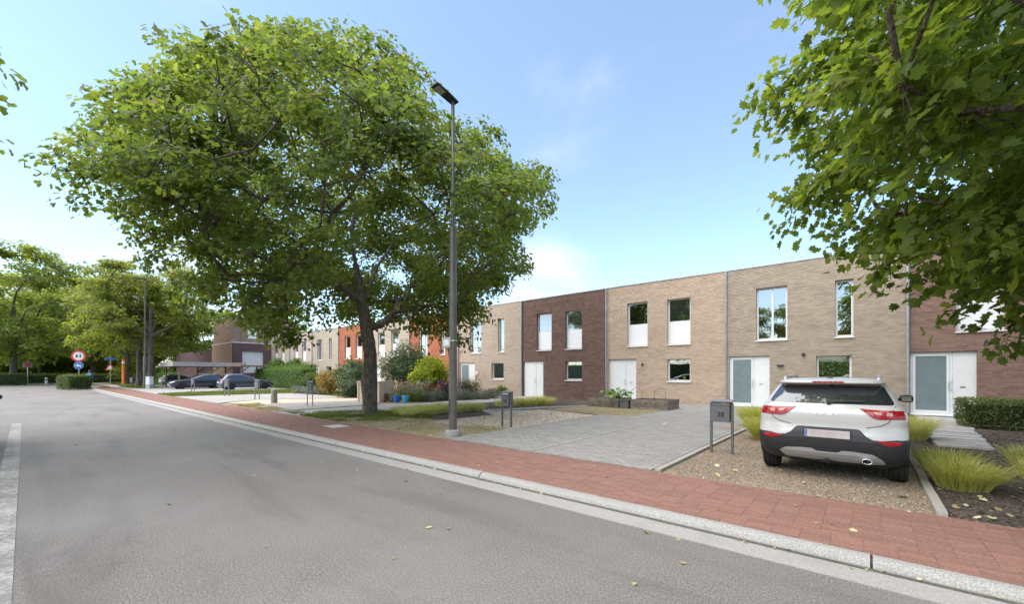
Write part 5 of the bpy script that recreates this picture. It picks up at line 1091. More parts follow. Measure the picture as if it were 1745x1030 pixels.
    ln = MB(); ln.tube([R(x, .885-.012*(1-(x/.6)**2), .004) for x in np.linspace(-.62, .62, 15)], .003, 4)
    pl = MB(); pl.box(-.26, .26, -.008, .0, -.055, .055); p = pl.build('number_plate', 'plate', t, loc=(0, -.012, .70), bevel=.004)
    MB().box(-.258, -.225, -.0105, -.0085, -.052, .052).build('plate_band', 'plate_blue', p)
    fr = MB(); frame_bars(fr, -.272, .272, -.068, .066, -.004, .004, .012); fr.build('plate_frame', 'black_plastic', p)
    # maker's letters on the tailgate
    y = S.yr(.99)-.005; tx = MB()
    def stroke(a, b, w=.013): 
        a, b = Vector((a[0], y, a[1])), Vector((b[0], y, b[1])); d = (b-a).normalized(); nrm = Vector((-d.z, 0, d.x))*w/2
        tx.prism([a-nrm, b-nrm, b+nrm, a+nrm], (0, -.006, 0))
    z0, z1 = .968, 1.008
    for seg in (((-.135, z0), (-.135, z1)), ((-.128, z0+.012), (-.09, z1)), ((-.108, z0+.024), (-.075, z0)), ((-.06, z0), (-.022, z1)), ((-.012, z0), (-.012, z1)), ((-.002, z1), (.028, z0)), ((.04, z0), (.075, z1)), ((.079, z1), (.115, z0))): stroke(*seg)
    tx.build('lettering', 'white_sign', t)
    # windscreen and headlamps complete the far side
    patch(lambda x, z, off=0: S.front(x, z, off), [(-.70, 1.14), (.70, 1.14), (.57, 1.40), (-.57, 1.40)], 'windscreen', 'car_glass', t, off=.004, step=.1)
    for sx in (-1, 1):
        hl = [(sx*.45, .80), (sx*.80, .84), (sx*.82, .92), (sx*.50, .88)]
        patch(lambda x, z, off=0: S.front(x, z, off), hl if sx < 0 else hl[::-1], 'headlight', 'pink_light', t, off=.006, step=.08)
    MB().box(-.5, .5, .5, 3.6, .2, .3).build('underbody', 'black_plastic', t)
    ax = MB(); ax.tube([(-.72, .80, .30), (.72, .80, .30)], .045, 8); ax.build('rear_axle', 'black_plastic', t)
    return t
crossover()
def estate(name, label, x, y, rz, paint, L=4.65, H=1.46, rails=True, group='cars on the far parking court', hatch=False):
    t = thing(name, label, 'car', (x, y, .1), rz, group)
    k = L/4.65; e = .62 if hatch else .48
    S = CarShape([.24, .34, .50, .66, .80, .90, .96, 1.02, 1.12, 1.24, 1.34, 1.40, 1.43],
                 [.80, .86, .89, .90, .90, .89, .875, .84, .79, .73, .68, .645, .60],
                 [.16, .05, .0, .02, .06, .08, .10, .13, .24, .36, e, e+.02, e+.12],
                 [4.5*k, 4.6*k, 4.65*k, 4.63*k, 4.5*k, 3.95*k, 3.35*k, 3.12*k, 2.92*k, 2.62*k, 2.38*k, 2.2*k, 2.0*k], Rr=.34, Rf=.6, p=3.2)
    S.mesh([.24, .3, .34, .42, .5, .58, .66, .74, .80, .85, .90, .93, .96, 1.02, 1.12, 1.24, 1.34, 1.40, 1.43], 'body', paint, t, NR=21)
    for sx in (-1, 1):
        f = S.side(sx)
        patch(f, [(.55, 1.0), (1.30*k, .985), (1.30*k, 1.36), (.95, 1.36), (.62, 1.17)], 'side_window', 'car_glass', t, off=.004, step=.15, round_=.03)
        patch(f, [(1.36*k, .985), (2.18*k, .98), (2.10*k, 1.37), (1.36*k, 1.375)], 'side_window', 'car_glass', t, off=.004, step=.15, round_=.03)
        patch(f, [(2.24*k, .98), (3.05*k, .98), (2.36*k, 1.35), (2.17*k, 1.37)], 'side_window', 'car_glass', t, off=.004, step=.15, round_=.03)
        patch(f, [(.4, .27), (4.2*k, .27), (4.2*k, .33), (.4, .33)], 'side_sill', 'black_plastic', t, off=.006, step=.3)
        for yy in (.88, L-.92): arch(S, sx, yy, .375, t); wheel(t, sx*.80, yy, .325, .21, .23, sx)
        mm = MB(); mm.lathe([(.02, -.09), (.06, -.08), (.07, 0), (.05, .08), (.02, .1)], (sx*.98, 2.72*k, 1.02), 10, axis='X'); mm.build('mirror', paint, t, smooth=True)
        la = [(sx*.86, .78), (sx*.85, .93), (sx*.46, .92), (sx*.50, .80)]
        patch(S.rear, la if sx > 0 else la[::-1], 'tail_light', 'red_light', t, off=.012, step=.06, round_=.02)
        f2 = S.side(sx); patch(f2, [(.12, .79), (.42, .82), (.40, .91), (.14, .92)], 'tail_light', 'red_light', t, off=.006, step=.06)
        hl = [(sx*.40, .64), (sx*.86, .68), (sx*.85, .78), (sx*.48, .74)]
        patch(S.front, hl if sx < 0 else hl[::-1], 'headlight', 'led', t, off=.008, step=.08, round_=.02)
        for yy in (1.33*k, 2.22*k):
            MB().tube([f(yy, .40, .001), f(yy-.02, .70, .002), f(yy, .96, .001)], .004, 4).build('shut_line', 'black_plastic', t)
        MB().box(sx*.905-.012, sx*.905+.012, 1.42*k, 1.62*k, .845, .87).build('handle', paint, t)
        if rails: MB().tube([(sx*.56, .75, 1.455), (sx*.565, .9, 1.495), (sx*.565, 1.9, 1.50), (sx*.555, 2.1, 1.45)], .018, 6).build('roof_rail', 'silver_plastic', t, smooth=True)
    patch(S.rear, [(-.68, .99), (.68, .99), (.58, 1.33), (-.58, 1.33)], 'rear_window', 'car_glass', t, off=.004, step=.1, round_=.04)
    patch(S.front, [(-.72, 1.02), (.72, 1.02), (.56, 1.38), (-.56, 1.38)], 'windscreen', 'car_glass', t, off=.004, step=.1, round_=.04)
    patch(S.front, [(-.40, .52), (.40, .52), (.38, .70), (-.38, .70)], 'grille', 'black_plastic', t, off=.006, step=.1, round_=.03)
    patch(S.rear, [(-.80, .30), (.80, .30), (.76, .40), (-.76, .40)], 'rear_bumper', 'black_plastic', t, off=.008, step=.1)
    MB().box(-.26, .26, S.yf(.45)-.002, S.yf(.45)+.012, .40, .50).build('number_plate', 'white_sign', t)
    MB().box(-.26, .26, S.yr(.72)-.014, S.yr(.72)-.0, .66, .77).build('number_plate', 'white_sign', t)
    return t
estate('parked_car', 'slate blue estate car with roof rails, parked left of the bright hedge', -46.1, 11.7, 0, 'car_slate')
estate('parked_car', 'dark navy estate car parked nose out beside the slate blue one', -51.95, 13.75, PI, 'car_navy')
estate('parked_car', 'dark car standing under the carport behind the navy estate', -57.3, 15.2, PI, 'car_black', L=4.5)
estate('parked_car', 'dark car with red tail light left of the carport, behind the forked tree', -62.9, 10.4, 0, 'car_black', L=4.4, rails=False, hatch=True)
estate('parked_car', 'silvery white car half hidden by the tree left of the carport', -68.0, 11.0, 0, 'car_silver', L=4.4, rails=False, hatch=True)
estate('parked_car', 'black car in the roadside bay, only its bumper showing at the left edge', -12.2, -1.40, PI/2, 'car_black', L=4.5, rails=False, hatch=True, group='cars in the roadside bay')

# ---------------------------------------------------------------- street furniture
def text(parent, s, size, loc, rot, mat, name='house_number', depth=.002):
    cu = bpy.data.curves.new(name, 'FONT'); cu.body = s; cu.size = size; cu.align_x = 'CENTER'; cu.align_y = 'CENTER'; cu.extrude = depth; cu.materials.append(M[mat])
    c = bpy.data.objects.new('lettering_curve', cu); COL.objects.link(c); bpy.context.view_layer.update()
    me = bpy.data.meshes.new_from_object(c.evaluated_get(bpy.context.evaluated_depsgraph_get())); bpy.data.objects.remove(c)
    o = link(name, me, parent, loc); o.rotation_euler = rot; return o
t = thing('street_lamp', 'tall bronze grey street lamp with a flat head beside the driveway', 'street lamp', (-7.86, 6.95, .08), group='street lamps')
MB().lathe([(.21, -.05), (.21, .06), (.19, .14), (.16, .17), (.0, .172)], (0, 0, 0), 20).build('footing', 'kerb', t, smooth=False)
MB().lathe([(.102, .17), (.098, 3.2), (.112, 3.26), (.072, 3.34)][:2]+[(.100, 3.5), (.088, 5.2)]+[(.048, 5.24), (.045, 8.30), (.04, 8.42)], (0, 0, 0), 20).build('pole', 'lamp_pole', t, smooth=False)
h = MB(); h.prism([(-.11, .10, 8.36), (-.13, -.25, 8.43), (-.12, -.60, 8.485), (.12, -.60, 8.485), (.13, -.25, 8.43), (.11, .10, 8.36)], (0, 0, .042)); hd = h.build('lamp_head', 'dark_metal', t, bevel=.012)
MB().prism([(-.09, -.31, 8.437), (-.09, -.53, 8.472), (.09, -.53, 8.472), (.09, -.31, 8.437)], (0, .004, -.012)).build('lens', 'led', hd)
h = MB(); h.tube([(-.02, -.1, 8.5), (-.02, -.1, 8.56)], .02, 8); h.build('sensor', 'dark_metal', hd)
MB().tube([(.0, -.125, .55), (.0, -.125, .95)], .012, 4).build('service_door', 'dark_metal', t)
MB().box(-.113, -.101, -.045, .03, 2.03, 2.20).build('warning_sticker', 'orange_paint', t, rot=(0, 0, .55))
n = thing('notice_box', 'small pale notice box strapped to the tall lamp post', 'notice', (-7.86, 6.95, 2.42))
MB().box(-.24, -.02, -.14, -.08, -.13, .13).build('board', 'notice', n, bevel=.005, rot=(0, 0, .55)); MB().lathe([(.110, -.02), (.110, .02)], (0, 0, .05), 16).build('strap', 'steel', n)
MB().box(-.20, -.06, -.143, -.1405, -.08, .07).build('sheet', 'white_panel', n, rot=(0, 0, .55))
t = thing('street_lamp', 'far slim street lamp rising out of the street trees above the grey cabinet', 'street lamp', (-58.0, 8.25, .08), group='street lamps')
MB().lathe([(.16, 0), (.15, 3.4), (.08, 3.5), (.07, 11.2), (.06, 11.5)], (0, 0, 0), 12).build('pole', 'lamp_pole', t)
MB().box(-.14, .14, -.95, .12, 11.5, 11.58).build('lamp_head', 'dark_metal', t)
t = thing('utility_cabinet', 'pale grey utility cabinet at the foot of the far lamp post', 'cabinet', (-56.1, 8.35, .08), .2)
MB().box(-.45, .45, -.18, .18, 0, .42).build('plinth', 'kerb', t); MB().box(-.44, .44, -.17, .17, .425, 1.22).build('body', 'cabinet', t, bevel=.01)
MB().box(-.42, .42, -.185, -.172, .45, 1.18).build('door', 'cabinet', t); MB().box(-.47, .47, -.20, .20, 1.225, 1.26).build('lid', 'cabinet', t)
def mailbox(x, y, rz, label, num=None, w=.36, zb=.62, zt=1.02, mat='mailbox', post=.04, depth=.24, sticker=False):
    t = thing('mailbox', label, 'mailbox', (x, y, gz(y)), rz, 'post mounted mailboxes in front of the houses')
    for sx in (-1, 1): MB().box(sx*(w/2+.004)-post/2, sx*(w/2+.004)+post/2, -.03, .03, -.12, zt-.03).build('post', mat if mat != 'mailbox' else 'mailbox', t, bevel=.003)
    a, b = -w/2+post/2+.005, w/2-post/2-.005
    MB().box(a, b, -.085, depth-.085, zb, zt-.105).build('box', mat, t, bevel=.005)
    MB().box(a, b, -.075, depth-.085, zt-.098, zt-.012).build('flap', mat, t, bevel=.004)
    MB().prism([(a-.045, -.105, zt-.010), (b+.045, -.105, zt-.010), (b+.045, depth-.06, zt+.012), (a-.045, depth-.06, zt+.012)], (0, 0, .014)).build('lid', 'mailbox_light', t)
    if num: text(t, num, .135, ((a+b)/2+.0, -.0875, (zb+zt-.1)/2-.01), (PI/2, 0, 0), 'lettering')
    if sticker:
        MB().box(.03, .085, -.0775, -.0755, zt-.05, zt-.028).build('sticker', 'sticker_green', t); MB().box(.09, .13, -.0775, -.0755, zt-.05, zt-.028).build('sticker', 'sticker_red', t)
    return t
mailbox(-2.14, 8.85, 0, 'grey mailbox numbered 38 on two posts at the edge of the driveway', '38', w=.37, sticker=True)
m2 = mailbox(-7.95, 9.1, .12, 'dark grey mailbox on two posts between the lamp post and the driveway', '40', w=.30)
MB().box(-.11, .11, -.0775, -.0755, .955, .985).build('name_strip', 'cabinet', m2)
mailbox(-20.45, 8.95, 1.0, 'grey mailbox on two posts at the grey gravel bay left of the big tree trunk', w=.22, depth=.16, mat='mailbox_light', zb=.72, zt=1.16)
mailbox(-27.8, 9.05, .8, 'pale grey mailbox on two posts left of the stubby bollard', w=.24, depth=.16, mat='mailbox_light', zb=.70, zt=1.15)
mailbox(-33.0, 8.9, .8, 'slim mailbox on two posts in front of the slate blue car tail', w=.24, depth=.16, mat='mailbox_light', zb=.66, zt=1.15)
mailbox(-43.6, 9.3, .7, 'mailbox on two posts in front of the navy car door', w=.24, depth=.16, mat='mailbox_light', zb=.66, zt=1.15)
mailbox(-54.3, 9.2, .7, 'mailbox on a post between the grey cabinet and the navy car', w=.34, zb=.66, zt=1.15)
mailbox(-64.2, 8.0, .2, 'dark mailbox on posts left of the slimmer street tree', w=.7, zb=.55, zt=1.1)
t = thing('bollard', 'stubby weathered bollard at the pale gravel bay', 'bollard', (-23.65, 8.5, gz(8.5)), .4)
MB().lathe([(.16, -.05), (.155, .2), (.135, .66), (.125, .70), (.0, .705)], (0, 0, 0), 8).build('shaft', 'bollard', t); MB().lathe([(.126, .706), (.10, .735), (.0, .74)], (0, 0, 0), 8).build('cap', 'kerb', t)
# raised wooden beds with wire hoops
def planter(label, x0, x1, y0, y1, h=.44, cols=4):
    t = thing('planter_box', label, 'planter', (0, 0, gz(y0)), group='raised wooden beds')
    n = 3; bh = h/n
    for i in range(n):
        z0, z1 = i*bh+.002, (i+1)*bh-.006; j = RN.uniform(-.008, .008)
        MB().box(x0+.03, x1-.03, y0+j, y0+.04+j, z0, z1).build('plank', 'wood_dark', t); MB().box(x0+.03, x1-.03, y1-.04, y1+j, z0, z1).build('plank', 'wood_dark', t)
        MB().box(x0+j, x0+.028, y0+j, y1, z0, z1).build('plank', 'wood_dark', t); MB().box(x1-.028, x1+j, y0+j-.004, y1, z0, z1).build('plank', 'wood_dark', t)
    MB().box(x0+.03, x1-.03, y0+.045, y1-.045, 0, h-.06).build('soil', 'mulch', t); return t
planter('right hand raised wooden bed with two wire hoops', -7.62, -6.05, 16.75, 18.15)
planter('left hand raised wooden bed with a big leafed plant at its end', -9.75, -8.22, 16.85, 18.2)
t = thing('plant_pot', 'dark square pot between the two wooden beds', 'pot', (-7.92, 16.95, gz(17)))
MB().prism([(-.20, -.2, 0), (.20, -.2, 0), (.20, .25, 0), (-.20, .25, 0)], (0, 0, .36)).build('body', 'mailbox', t, bevel=.01); MB().box(-.24, .24, -.24, .29, .36, .40).build('rim', 'mailbox', t)
for x, y, w, lab in ((-7.62, 17.35, .5, 'wire hoop at the left end of the right hand wooden bed'), (-6.72, 17.7, .5, 'wire hoop at the right end of the right hand wooden bed'), (-17.0, 18.7, .45, 'thin wire hoop by the wall behind the second mailbox')):
    a = np.linspace(0, PI, 15); base = gz(y)+.36 if x > -10 else gz(y)
    tag(MB().tube([(x-w/2, y, base)]+[(x-math.cos(q)*w/2, y+.01, base+.30+math.sin(q)*w*.46) for q in a]+[(x+w/2, y, base)], .012, 6).build('wire_hoop', 'mailbox_light', smooth=True), lab, 'hoop', 'wire hoops')
# slatted bin screen and the pots beside it
t = thing('bin_screen', 'pale slatted wooden bin screen behind the big tree trunk', 'bin screen', (-20.6, 12.6, gz(12.6)), .38)
s1 = None
for i in range(14):
    o = MB().box(0, .085, 0, .03, .02, 1.08).build('slat', 'wood_pale', t) if s1 is None else link('slat', s1.data, t)
    s1 = s1 or o; o.location = (-.62+i*.092, -.62, 0)
for i in range(14):
    o = link('slat', s1.data, t); o.location = (.68, -.60+i*.092, 0); o.rotation_euler = (0, 0, PI/2)
MB().box(-.70, .72, -.66, -.59, 1.085, 1.14).build('top_rail', 'wood_pale', t); MB().box(.63, .70, -.59, .72, 1.085, 1.14).build('top_rail', 'wood_pale', t)
MB().box(-.72, -.64, -.66, -.58, 0, 1.08).build('post', 'wood_pale', t); MB().box(-.72, -.66, -.57, .72, 0, 1.06).build('side_panel', 'wood_pale', t); MB().box(-.66, .64, .66, .72, 0, 1.06).build('side_panel', 'wood_pale', t)
def pot(name, label, x, y, r, h, mat, cat, handle_=False):
    t = thing(name, label, cat, (x, y, gz(y)))
    MB().lathe([(r*.74, 0), (r*.98, h*.93), (r*1.06, h*.94), (r*1.06, h), (r*.92, h), (r*.86, h*.86), (0, h*.85)], (0, 0, 0), 20).build('body', mat, t, smooth=False)
    if handle_: MB().tube([(-r, 0, h*.92), (-r*.6, -r*.5, h*1.02), (0, -r*.7, h*.9), (r*.6, -r*.5, h*1.02), (r, 0, h*.92)], .008, 5).build('handle', 'steel', t)
    return t
pot('bucket', 'deep blue plastic tub beside the bin screen', -19.15, 12.95, .20, .36, 'bucket_blue', 'bucket', True)
pot('bucket', 'light blue plastic bucket right of the deep blue tub', -18.80, 13.25, .20, .36, 'bucket_light', 'bucket', True)
pot('plant_pot', 'sage green pot left of the deep blue tub', -19.75, 13.05, .20, .42, 'pot_green', 'pot')
pot('plant_pot', 'brown box shaped pot against the bin screen', -20.0, 12.75, .17, .46, 'pot_brown', 'pot')
# signs at the road end
t = thing('road_sign', 'round red and white no overtaking sign with a blue disc below, behind a hedge block', 'road sign', (-63.6, 3.75, .05), math.radians(62))
MB().tube([(0, 0, 0), (0, 0, 3.95)], .04, 10).build('pole', 'steel', t)
def disc(r, z, y0, y1, mat, name, parent, n=28): return MB().lathe([(r, y0), (r, y1)], (0, 0, z), n, axis='Y').build(name, mat, parent)
s = disc(.62, 3.45, -.075, -.045, 'red_sign', 'sign_plate', t); disc(.44, 3.45, -.082, -.077, 'white_sign', 'sign_face', s)
sy = MB()
for x, w in ((-.15, .17), (.14, .12)):
    sy.box(x-w/2, x+w/2, -.09, -.083, 3.34, 3.50); sy.box(x-w*.36, x+w*.36, -.0895, -.0835, 3.505, 3.60); sy.box(x-w*.45, x-w*.2, -.09, -.083, 3.28, 3.335); sy.box(x+w*.2, x+w*.45, -.09, -.083, 3.28, 3.335)
sy.build('vehicle_symbols', 'black_sign', s)
s = disc(.36, 2.45, -.075, -.045, 'blue_sign', 'blue_plate', t); disc(.385, 2.45, -.068, -.05, 'white_sign', 'rim', s)
sy = MB(); sy.prism([(.20, -.082, 2.30), (.20, -.082, 2.48), (-.04, -.082, 2.50), (-.04, -.082, 2.62), (-.24, -.082, 2.44), (-.04, -.082, 2.28), (-.04, -.082, 2.38), (.10, -.082, 2.36), (.10, -.082, 2.30)], (0, .005, 0)); sy.build('arrow', 'white_sign', s)
t = thing('road_sign', 'red and white triangular sign with a small blue plate above, left of the orange pole', 'road sign', (-82.6, 8.0, .05), math.radians(62))
MB().tube([(0, 0, 0), (0, 0, 4.1)], .04, 8).build('pole', 'steel', t); s = MB().prism([(-.6, -.07, 2.05), (.6, -.07, 2.05), (0, -.07, 3.1)], (0, .03, 0)).build('sign_plate', 'red_sign', t); MB().prism([(-.36, -.076, 2.18), (.36, -.076, 2.18), (0, -.076, 2.82)], (0, .004, 0)).build('sign_face', 'white_sign', s)
MB().box(-.62, .62, -.07, -.04, 3.55, 3.85).build('street_plate', 'blue_sign', t)
t = thing('orange_pole', 'bright orange marker pole beside the yellowish tree', 'pole', (-78.5, 8.9, .05)); MB().lathe([(.17, 0), (.16, 3.6), (.0, 3.62)], (0, 0, 0), 12).build('shaft', 'orange_paint', t); MB().lathe([(.172, 3.0), (.172, 3.25)], (0, 0, 0), 12).build('band', 'white_sign', t)
t = thing('road_sign', 'grey sign post with a red marker seen from behind, left hedge', 'road sign', (-93.0, .3, .05), math.radians(60)); MB().tube([(0, 0, 0), (0, 0, 3.4)], .05, 8).build('pole', 'steel', t); MB().box(-.55, .55, -.07, -.04, 2.5, 3.3).build('sign_plate', 'mailbox_light', t); disc(.3, 2.9, -.1, -.072, 'red_sign', 'red_disc', t)
t = thing('marker_post', 'small white marker post at the road edge between the two hedges', 'post', (-97, 2.2, .0)); MB().lathe([(.16, 0), (.16, .9), (.10, 1.0), (.0, 1.02)], (0, 0, 0), 10).build('shaft', 'white_sign', t); MB().lathe([(.163, .6), (.163, .75)], (0, 0, 0), 10).build('band', 'black_sign', t)
# the cyclist half hidden by the hedge block
def cyclist():
    t = thing('person', 'person in a light blue shirt riding a bicycle behind the right hedge block', 'person', (-64.8, 4.55, .06), math.radians(75))
    me = bpy.data.meshes.new('body')
    J = [((0, 0, .98), .15), ((0, .10, 1.22), .15), ((0, .22, 1.50), .165), ((0, .26, 1.60), .07), ((0, .29, 1.68), .062),   # pelvis..neck
         ((-.19, .22, 1.52), .07), ((-.26, .42, 1.30), .052), ((-.24, .66, 1.16), .04), ((-.23, .74, 1.14), .045), ((.19, .22, 1.52), .07), ((.26, .42, 1.30), .052), ((.24, .66, 1.16), .04), ((.23, .74, 1.14), .045),
         ((-.10, .04, .92), .11), ((-.12, .42, .78), .075), ((-.12, .28, .38), .05), ((-.12, .42, .34), .045), ((.10, .04, .92), .11), ((.12, .36, .62), .075), ((.12, .18, .20), .05), ((.12, .32, .15), .045)]
    E = [(0, 1), (1, 2), (2, 3), (3, 4), (2, 5), (5, 6), (6, 7), (7, 8), (2, 9), (9, 10), (10, 11), (11, 12), (0, 13), (13, 14), (14, 15), (15, 16), (0, 17), (17, 18), (18, 19), (19, 20)]
    me.from_pydata([j[0] for j in J], E, []); o = link('body', me, t); o.modifiers.new('skin', 'SKIN'); sub = o.modifiers.new('sub', 'SUBSURF'); sub.levels = sub.render_levels = 2
    for i, (p, r) in enumerate(J): me.skin_vertices[0].data[i].radius = (r, r*.85)
    me.skin_vertices[0].data[0].use_root = True
    me.materials.append(M['shirt'])
    hd = MB(); hd.lathe([(.0, -.12), (.055, -.11), (.075, -.05), (.085, .02), (.078, .08), (.045, .12), (.0, .13)], (0, .32, 1.82), 14); h = hd.build('head', 'skin', t, smooth=True)
    MB().lathe([(.09, .01), (.088, .07), (.055, .125), (.0, .138)], (0, .305, 1.825), 14).build('hair', 'wood_dark', h, smooth=True)
    MB().lathe([(.0, .03), (.015, .0), (.012, -.015)], (0, .41, 1.81), 6, axis='Y').build('nose', 'skin', h)
    tr = MB()
    for sx, a, b, c in ((-1, (-.10, .04, .92), (-.12, .42, .78), (-.12, .28, .40)), (1, (.10, .04, .92), (.12, .36, .62), (.12, .18, .24))): tr.tube([a, b, c], [.125, .092, .066], 10)
    tr.build('trousers', 'trousers', t, smooth=True)
    b = thing('bicycle', 'bicycle ridden by the person in the light blue shirt', 'bicycle', (-64.8, 4.55, .06), math.radians(75))
    for y in (-.42, .66):
        w = MB(); a = np.linspace(0, 2*PI, 25); w.tube([(0, y+math.cos(q)*.33, .34+math.sin(q)*.33) for q in a], .018, 6, cap=False); w = w.build('wheel', 'rubber', b)
        sp = MB()
        for k in range(9): q = PI*k/9; sp.tube([(0, y-math.cos(q)*.31, .34-math.sin(q)*.31), (0, y+math.cos(q)*.31, .34+math.sin(q)*.31)], .003, 3)
        sp.build('spokes', 'steel', w)
    f = MB(); f.tube([(0, -.42, .34), (0, .05, .30), (0, .52, .80), (0, -.08, .82), (0, .05, .30)], .018, 6); f.tube([(0, -.42, .34), (0, -.08, .82), (0, -.10, .90)], .014, 6); f.tube([(0, .66, .34), (0, .50, .90), (0, .48, 1.05)], .018, 6); f.build('frame', 'red_sign', b)
    MB().tube([(-.28, .70, 1.10), (-.1, .54, 1.07), (.1, .54, 1.07), (.28, .70, 1.10)], .015, 6).build('handlebar', 'steel', b); MB().box(-.07, .07, -.24, .04, .88, .93).build('saddle', 'rubber', b, bevel=.02)
cyclist()

# ---------------------------------------------------------------- hedges, shrubs, grasses
def hedge(label, x0, x1, y0, y1, z0, z1, n, size, mat, seed, kind='oval', group=None, rz=0.0, name='hedge', rough=.05):
    rng = np.random.default_rng(seed); cx_, cy_ = (x0+x1)/2, (y0+y1)/2
    t = thing(name, label, 'hedge', (cx_, cy_, z0), rz, group); a, b, h = (x1-x0)/2, (y1-y0)/2, z1-z0
    A = np.array([4*b*h/2, 4*b*h/2, 4*a*h/2, 4*a*h/2, 4*a*b]); f = rng.choice(5, n, p=A/A.sum()); u, v = rng.uniform(-1, 1, n), rng.uniform(0, 1, n)
    P = np.zeros((n, 3)); N = np.zeros((n, 3))
    for k, (ax, s) in enumerate(((0, 1), (0, -1), (1, 1), (1, -1))):
        m = f == k
        if ax == 0: P[m] = np.stack([np.full(m.sum(), s*a), u[m]*b, v[m]*h], 1); N[m] = (s, 0, 0)
        else: P[m] = np.stack([u[m]*a, np.full(m.sum(), s*b), v[m]*h], 1); N[m] = (0, s, 0)
    m = f == 4; P[m] = np.stack([u[m]*a, (v[m]*2-1)*b, np.full(m.sum(), h)], 1); N[m] = (0, 0, 1)
    lump = np.sin(P[:, 0]*5.1+seed)*np.sin(P[:, 1]*4.3+1)*np.sin(P[:, 2]*6+2)
    dep = rng.random(n)**1.6
    P += N*((lump*rough*1.4) + rng.normal(size=n)*rough*.5 - dep*.16)[:, None]
    P[:, 2] = np.maximum(P[:, 2], .02)
    Nn = _norm(N*.7+rng.normal(size=(n, 3))*.5+np.array([0, 0, .35])); D = _norm(N+rng.normal(size=(n, 3))*.8)
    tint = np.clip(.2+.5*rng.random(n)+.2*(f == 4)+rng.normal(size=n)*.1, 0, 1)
    tag(leaves('foliage', P, Nn, D, size*(.6+.7*rng.random(n)), tint, kind, mat, t), kind='stuff')
    mb = MB(); mb.box(-a+.17, a-.17, -b+.17, b-.17, .12, h-.16)
    for i in range(int(max(3, a*5))): xx = rng.uniform(-a+.1, a-.1); yy = rng.uniform(-b+.1, b-.1); mb.tube([(xx, yy, -.05), (xx+rng.normal()*.05, yy+rng.normal()*.05, .4)], [.02, .012], 5)
    mb.build('twigs', 'hedge_core', t)
    return t
hedge('low clipped green hedge in front of the reddish brown house, right edge', 2.05, 6.2, 17.0, 18.0, gz(17), .93, 15000, .060, 'leaf_hedge', 41)
hedge('small clipped hedge block on the island below the round red sign', -64.2, -61.3, 2.5, 4.2, .05, 1.42, 7000, .12, 'leaf_hedge', 42, rz=.25, rough=.10)
hedge('clipped hedge along the left side at the road end', -90.5, -88.5, -9.5, .15, .0, 1.62, 8000, .15, 'leaf_hedge', 43, rough=.10)
hedge('bright green rounded hedge right of the slate blue car', -53.5, -41.3, 17.2, 18.7, .1, 2.15, 15000, .13, 'leaf_bright', 44, rough=.22)
hedge('dark hedge top showing above the bright green hedge', -56, -43.5, 19.0, 19.9, .1, 2.65, 6000, .14, 'leaf_hedge', 45, rough=.15)
hedge('far long hedge beyond the junction at the edge of the wood', -101.5, -100, -14, 12, -.02, 1.5, 7000, .24, 'leaf_hedge', 46, rough=.15)
hedge('green hedge behind the forked tree and the mailbox', -77.5, -69, 12.2, 13.4, .0, 1.6, 7000, .15, 'leaf_bright', 47, rough=.15)
hedge('hedge under the low purple building behind the parked cars', -75, -62.5, 17.6, 18.4, .1, 1.9, 6000, .15, 'leaf_hedge', 48, rough=.15)
def shrub(name, label, x, y, rh, z0, z1, n, size, kind, mat, seed, stem=.04, group=None, cat='shrub', per=10, spread=.22, up=.5, nb=26):
    rng = np.random.default_rng(seed); zc, rz = (z0+z1)/2, (z1-z0)/2
    bl = ball_blobs((0, 0, zc), rh*.82, rz*.82, nb, max(rh, rz)*.32, seed); t = thing(name, label, cat, (x, y, gz(y) if y < 22 else .1), group=group)
    P, N, D, st, C, idx = spray_points(bl, n, per, rng, spread, .4, up=up, shell=.6)
    P[:, 2] = np.maximum(P[:, 2], .03); m = len(P); zt = (P[:, 2]-z0)/max(.01, z1-z0)
    tint = np.clip(.15+.3*st+.3*rng.random(m)+.12*zt, 0, .92)
    tag(leaves('foliage', P, N, D, size*(.65+.6*rng.random(m)), tint, kind, mat, t), kind='stuff')
    mb = MB()
    for b in bl[:16]:
        e = Vector(b[:3]); mb.tube([(rng.normal()*.05, rng.normal()*.05, -.03), (e.x*.3, e.y*.3, e.z*.45), e], [stem, stem*.7, stem*.3], 5, cap=False)
    mb.build('stems', 'bark', t, smooth=True); return t
shrub('shrub', 'big dark green broadleaf bush between the tree trunk and the lime ball shrub', -23.9, 17.2, 1.95, .2, 3.7, 900, .20, 'long', 'leaf_dark', 51, .06, per=12, spread=.35, nb=40)
shrub('shrub', 'yellow lime ball shrub on a short stem left of the lamp post', -19.85, 15.9, 1.12, .95, 2.4, 520, .15, 'oval', 'leaf_lime', 52, .05, per=11, spread=.22, up=.9, nb=34)
shrub('shrub', 'olive green rounded shrub right of the lamp post by the cream house', -18.5, 17.6, .78, .05, 1.25, 420, .09, 'long', 'leaf_olive', 53, per=10, spread=.2)
shrub('shrub', 'green leafy shrub just left of the big trunk', -26.6, 14.6, 1.15, .1, 2.6, 480, .17, 'oval', 'leaf_dark', 54, .05, per=11, spread=.3)
shrub('shrub', 'yellow orange shrub left of the leafy shrub by the trunk', -29.9, 14.6, .95, .05, 1.75, 380, .13, 'oval', 'leaf_rust', 55, per=10, spread=.28)
shrub('shrub', 'blue green low shrub at the foot of the leafy shrub by the trunk', -25.2, 13.6, .75, .05, 1.25, 320, .12, 'oval', 'leaf_dark', 56, per=10, spread=.22)
shrub('shrub', 'small rounded green shrub in front of the grey brick house', -37.6, 17.0, .95, .2, 1.8, 330, .13, 'oval', 'leaf_hedge', 57, per=10, spread=.25)
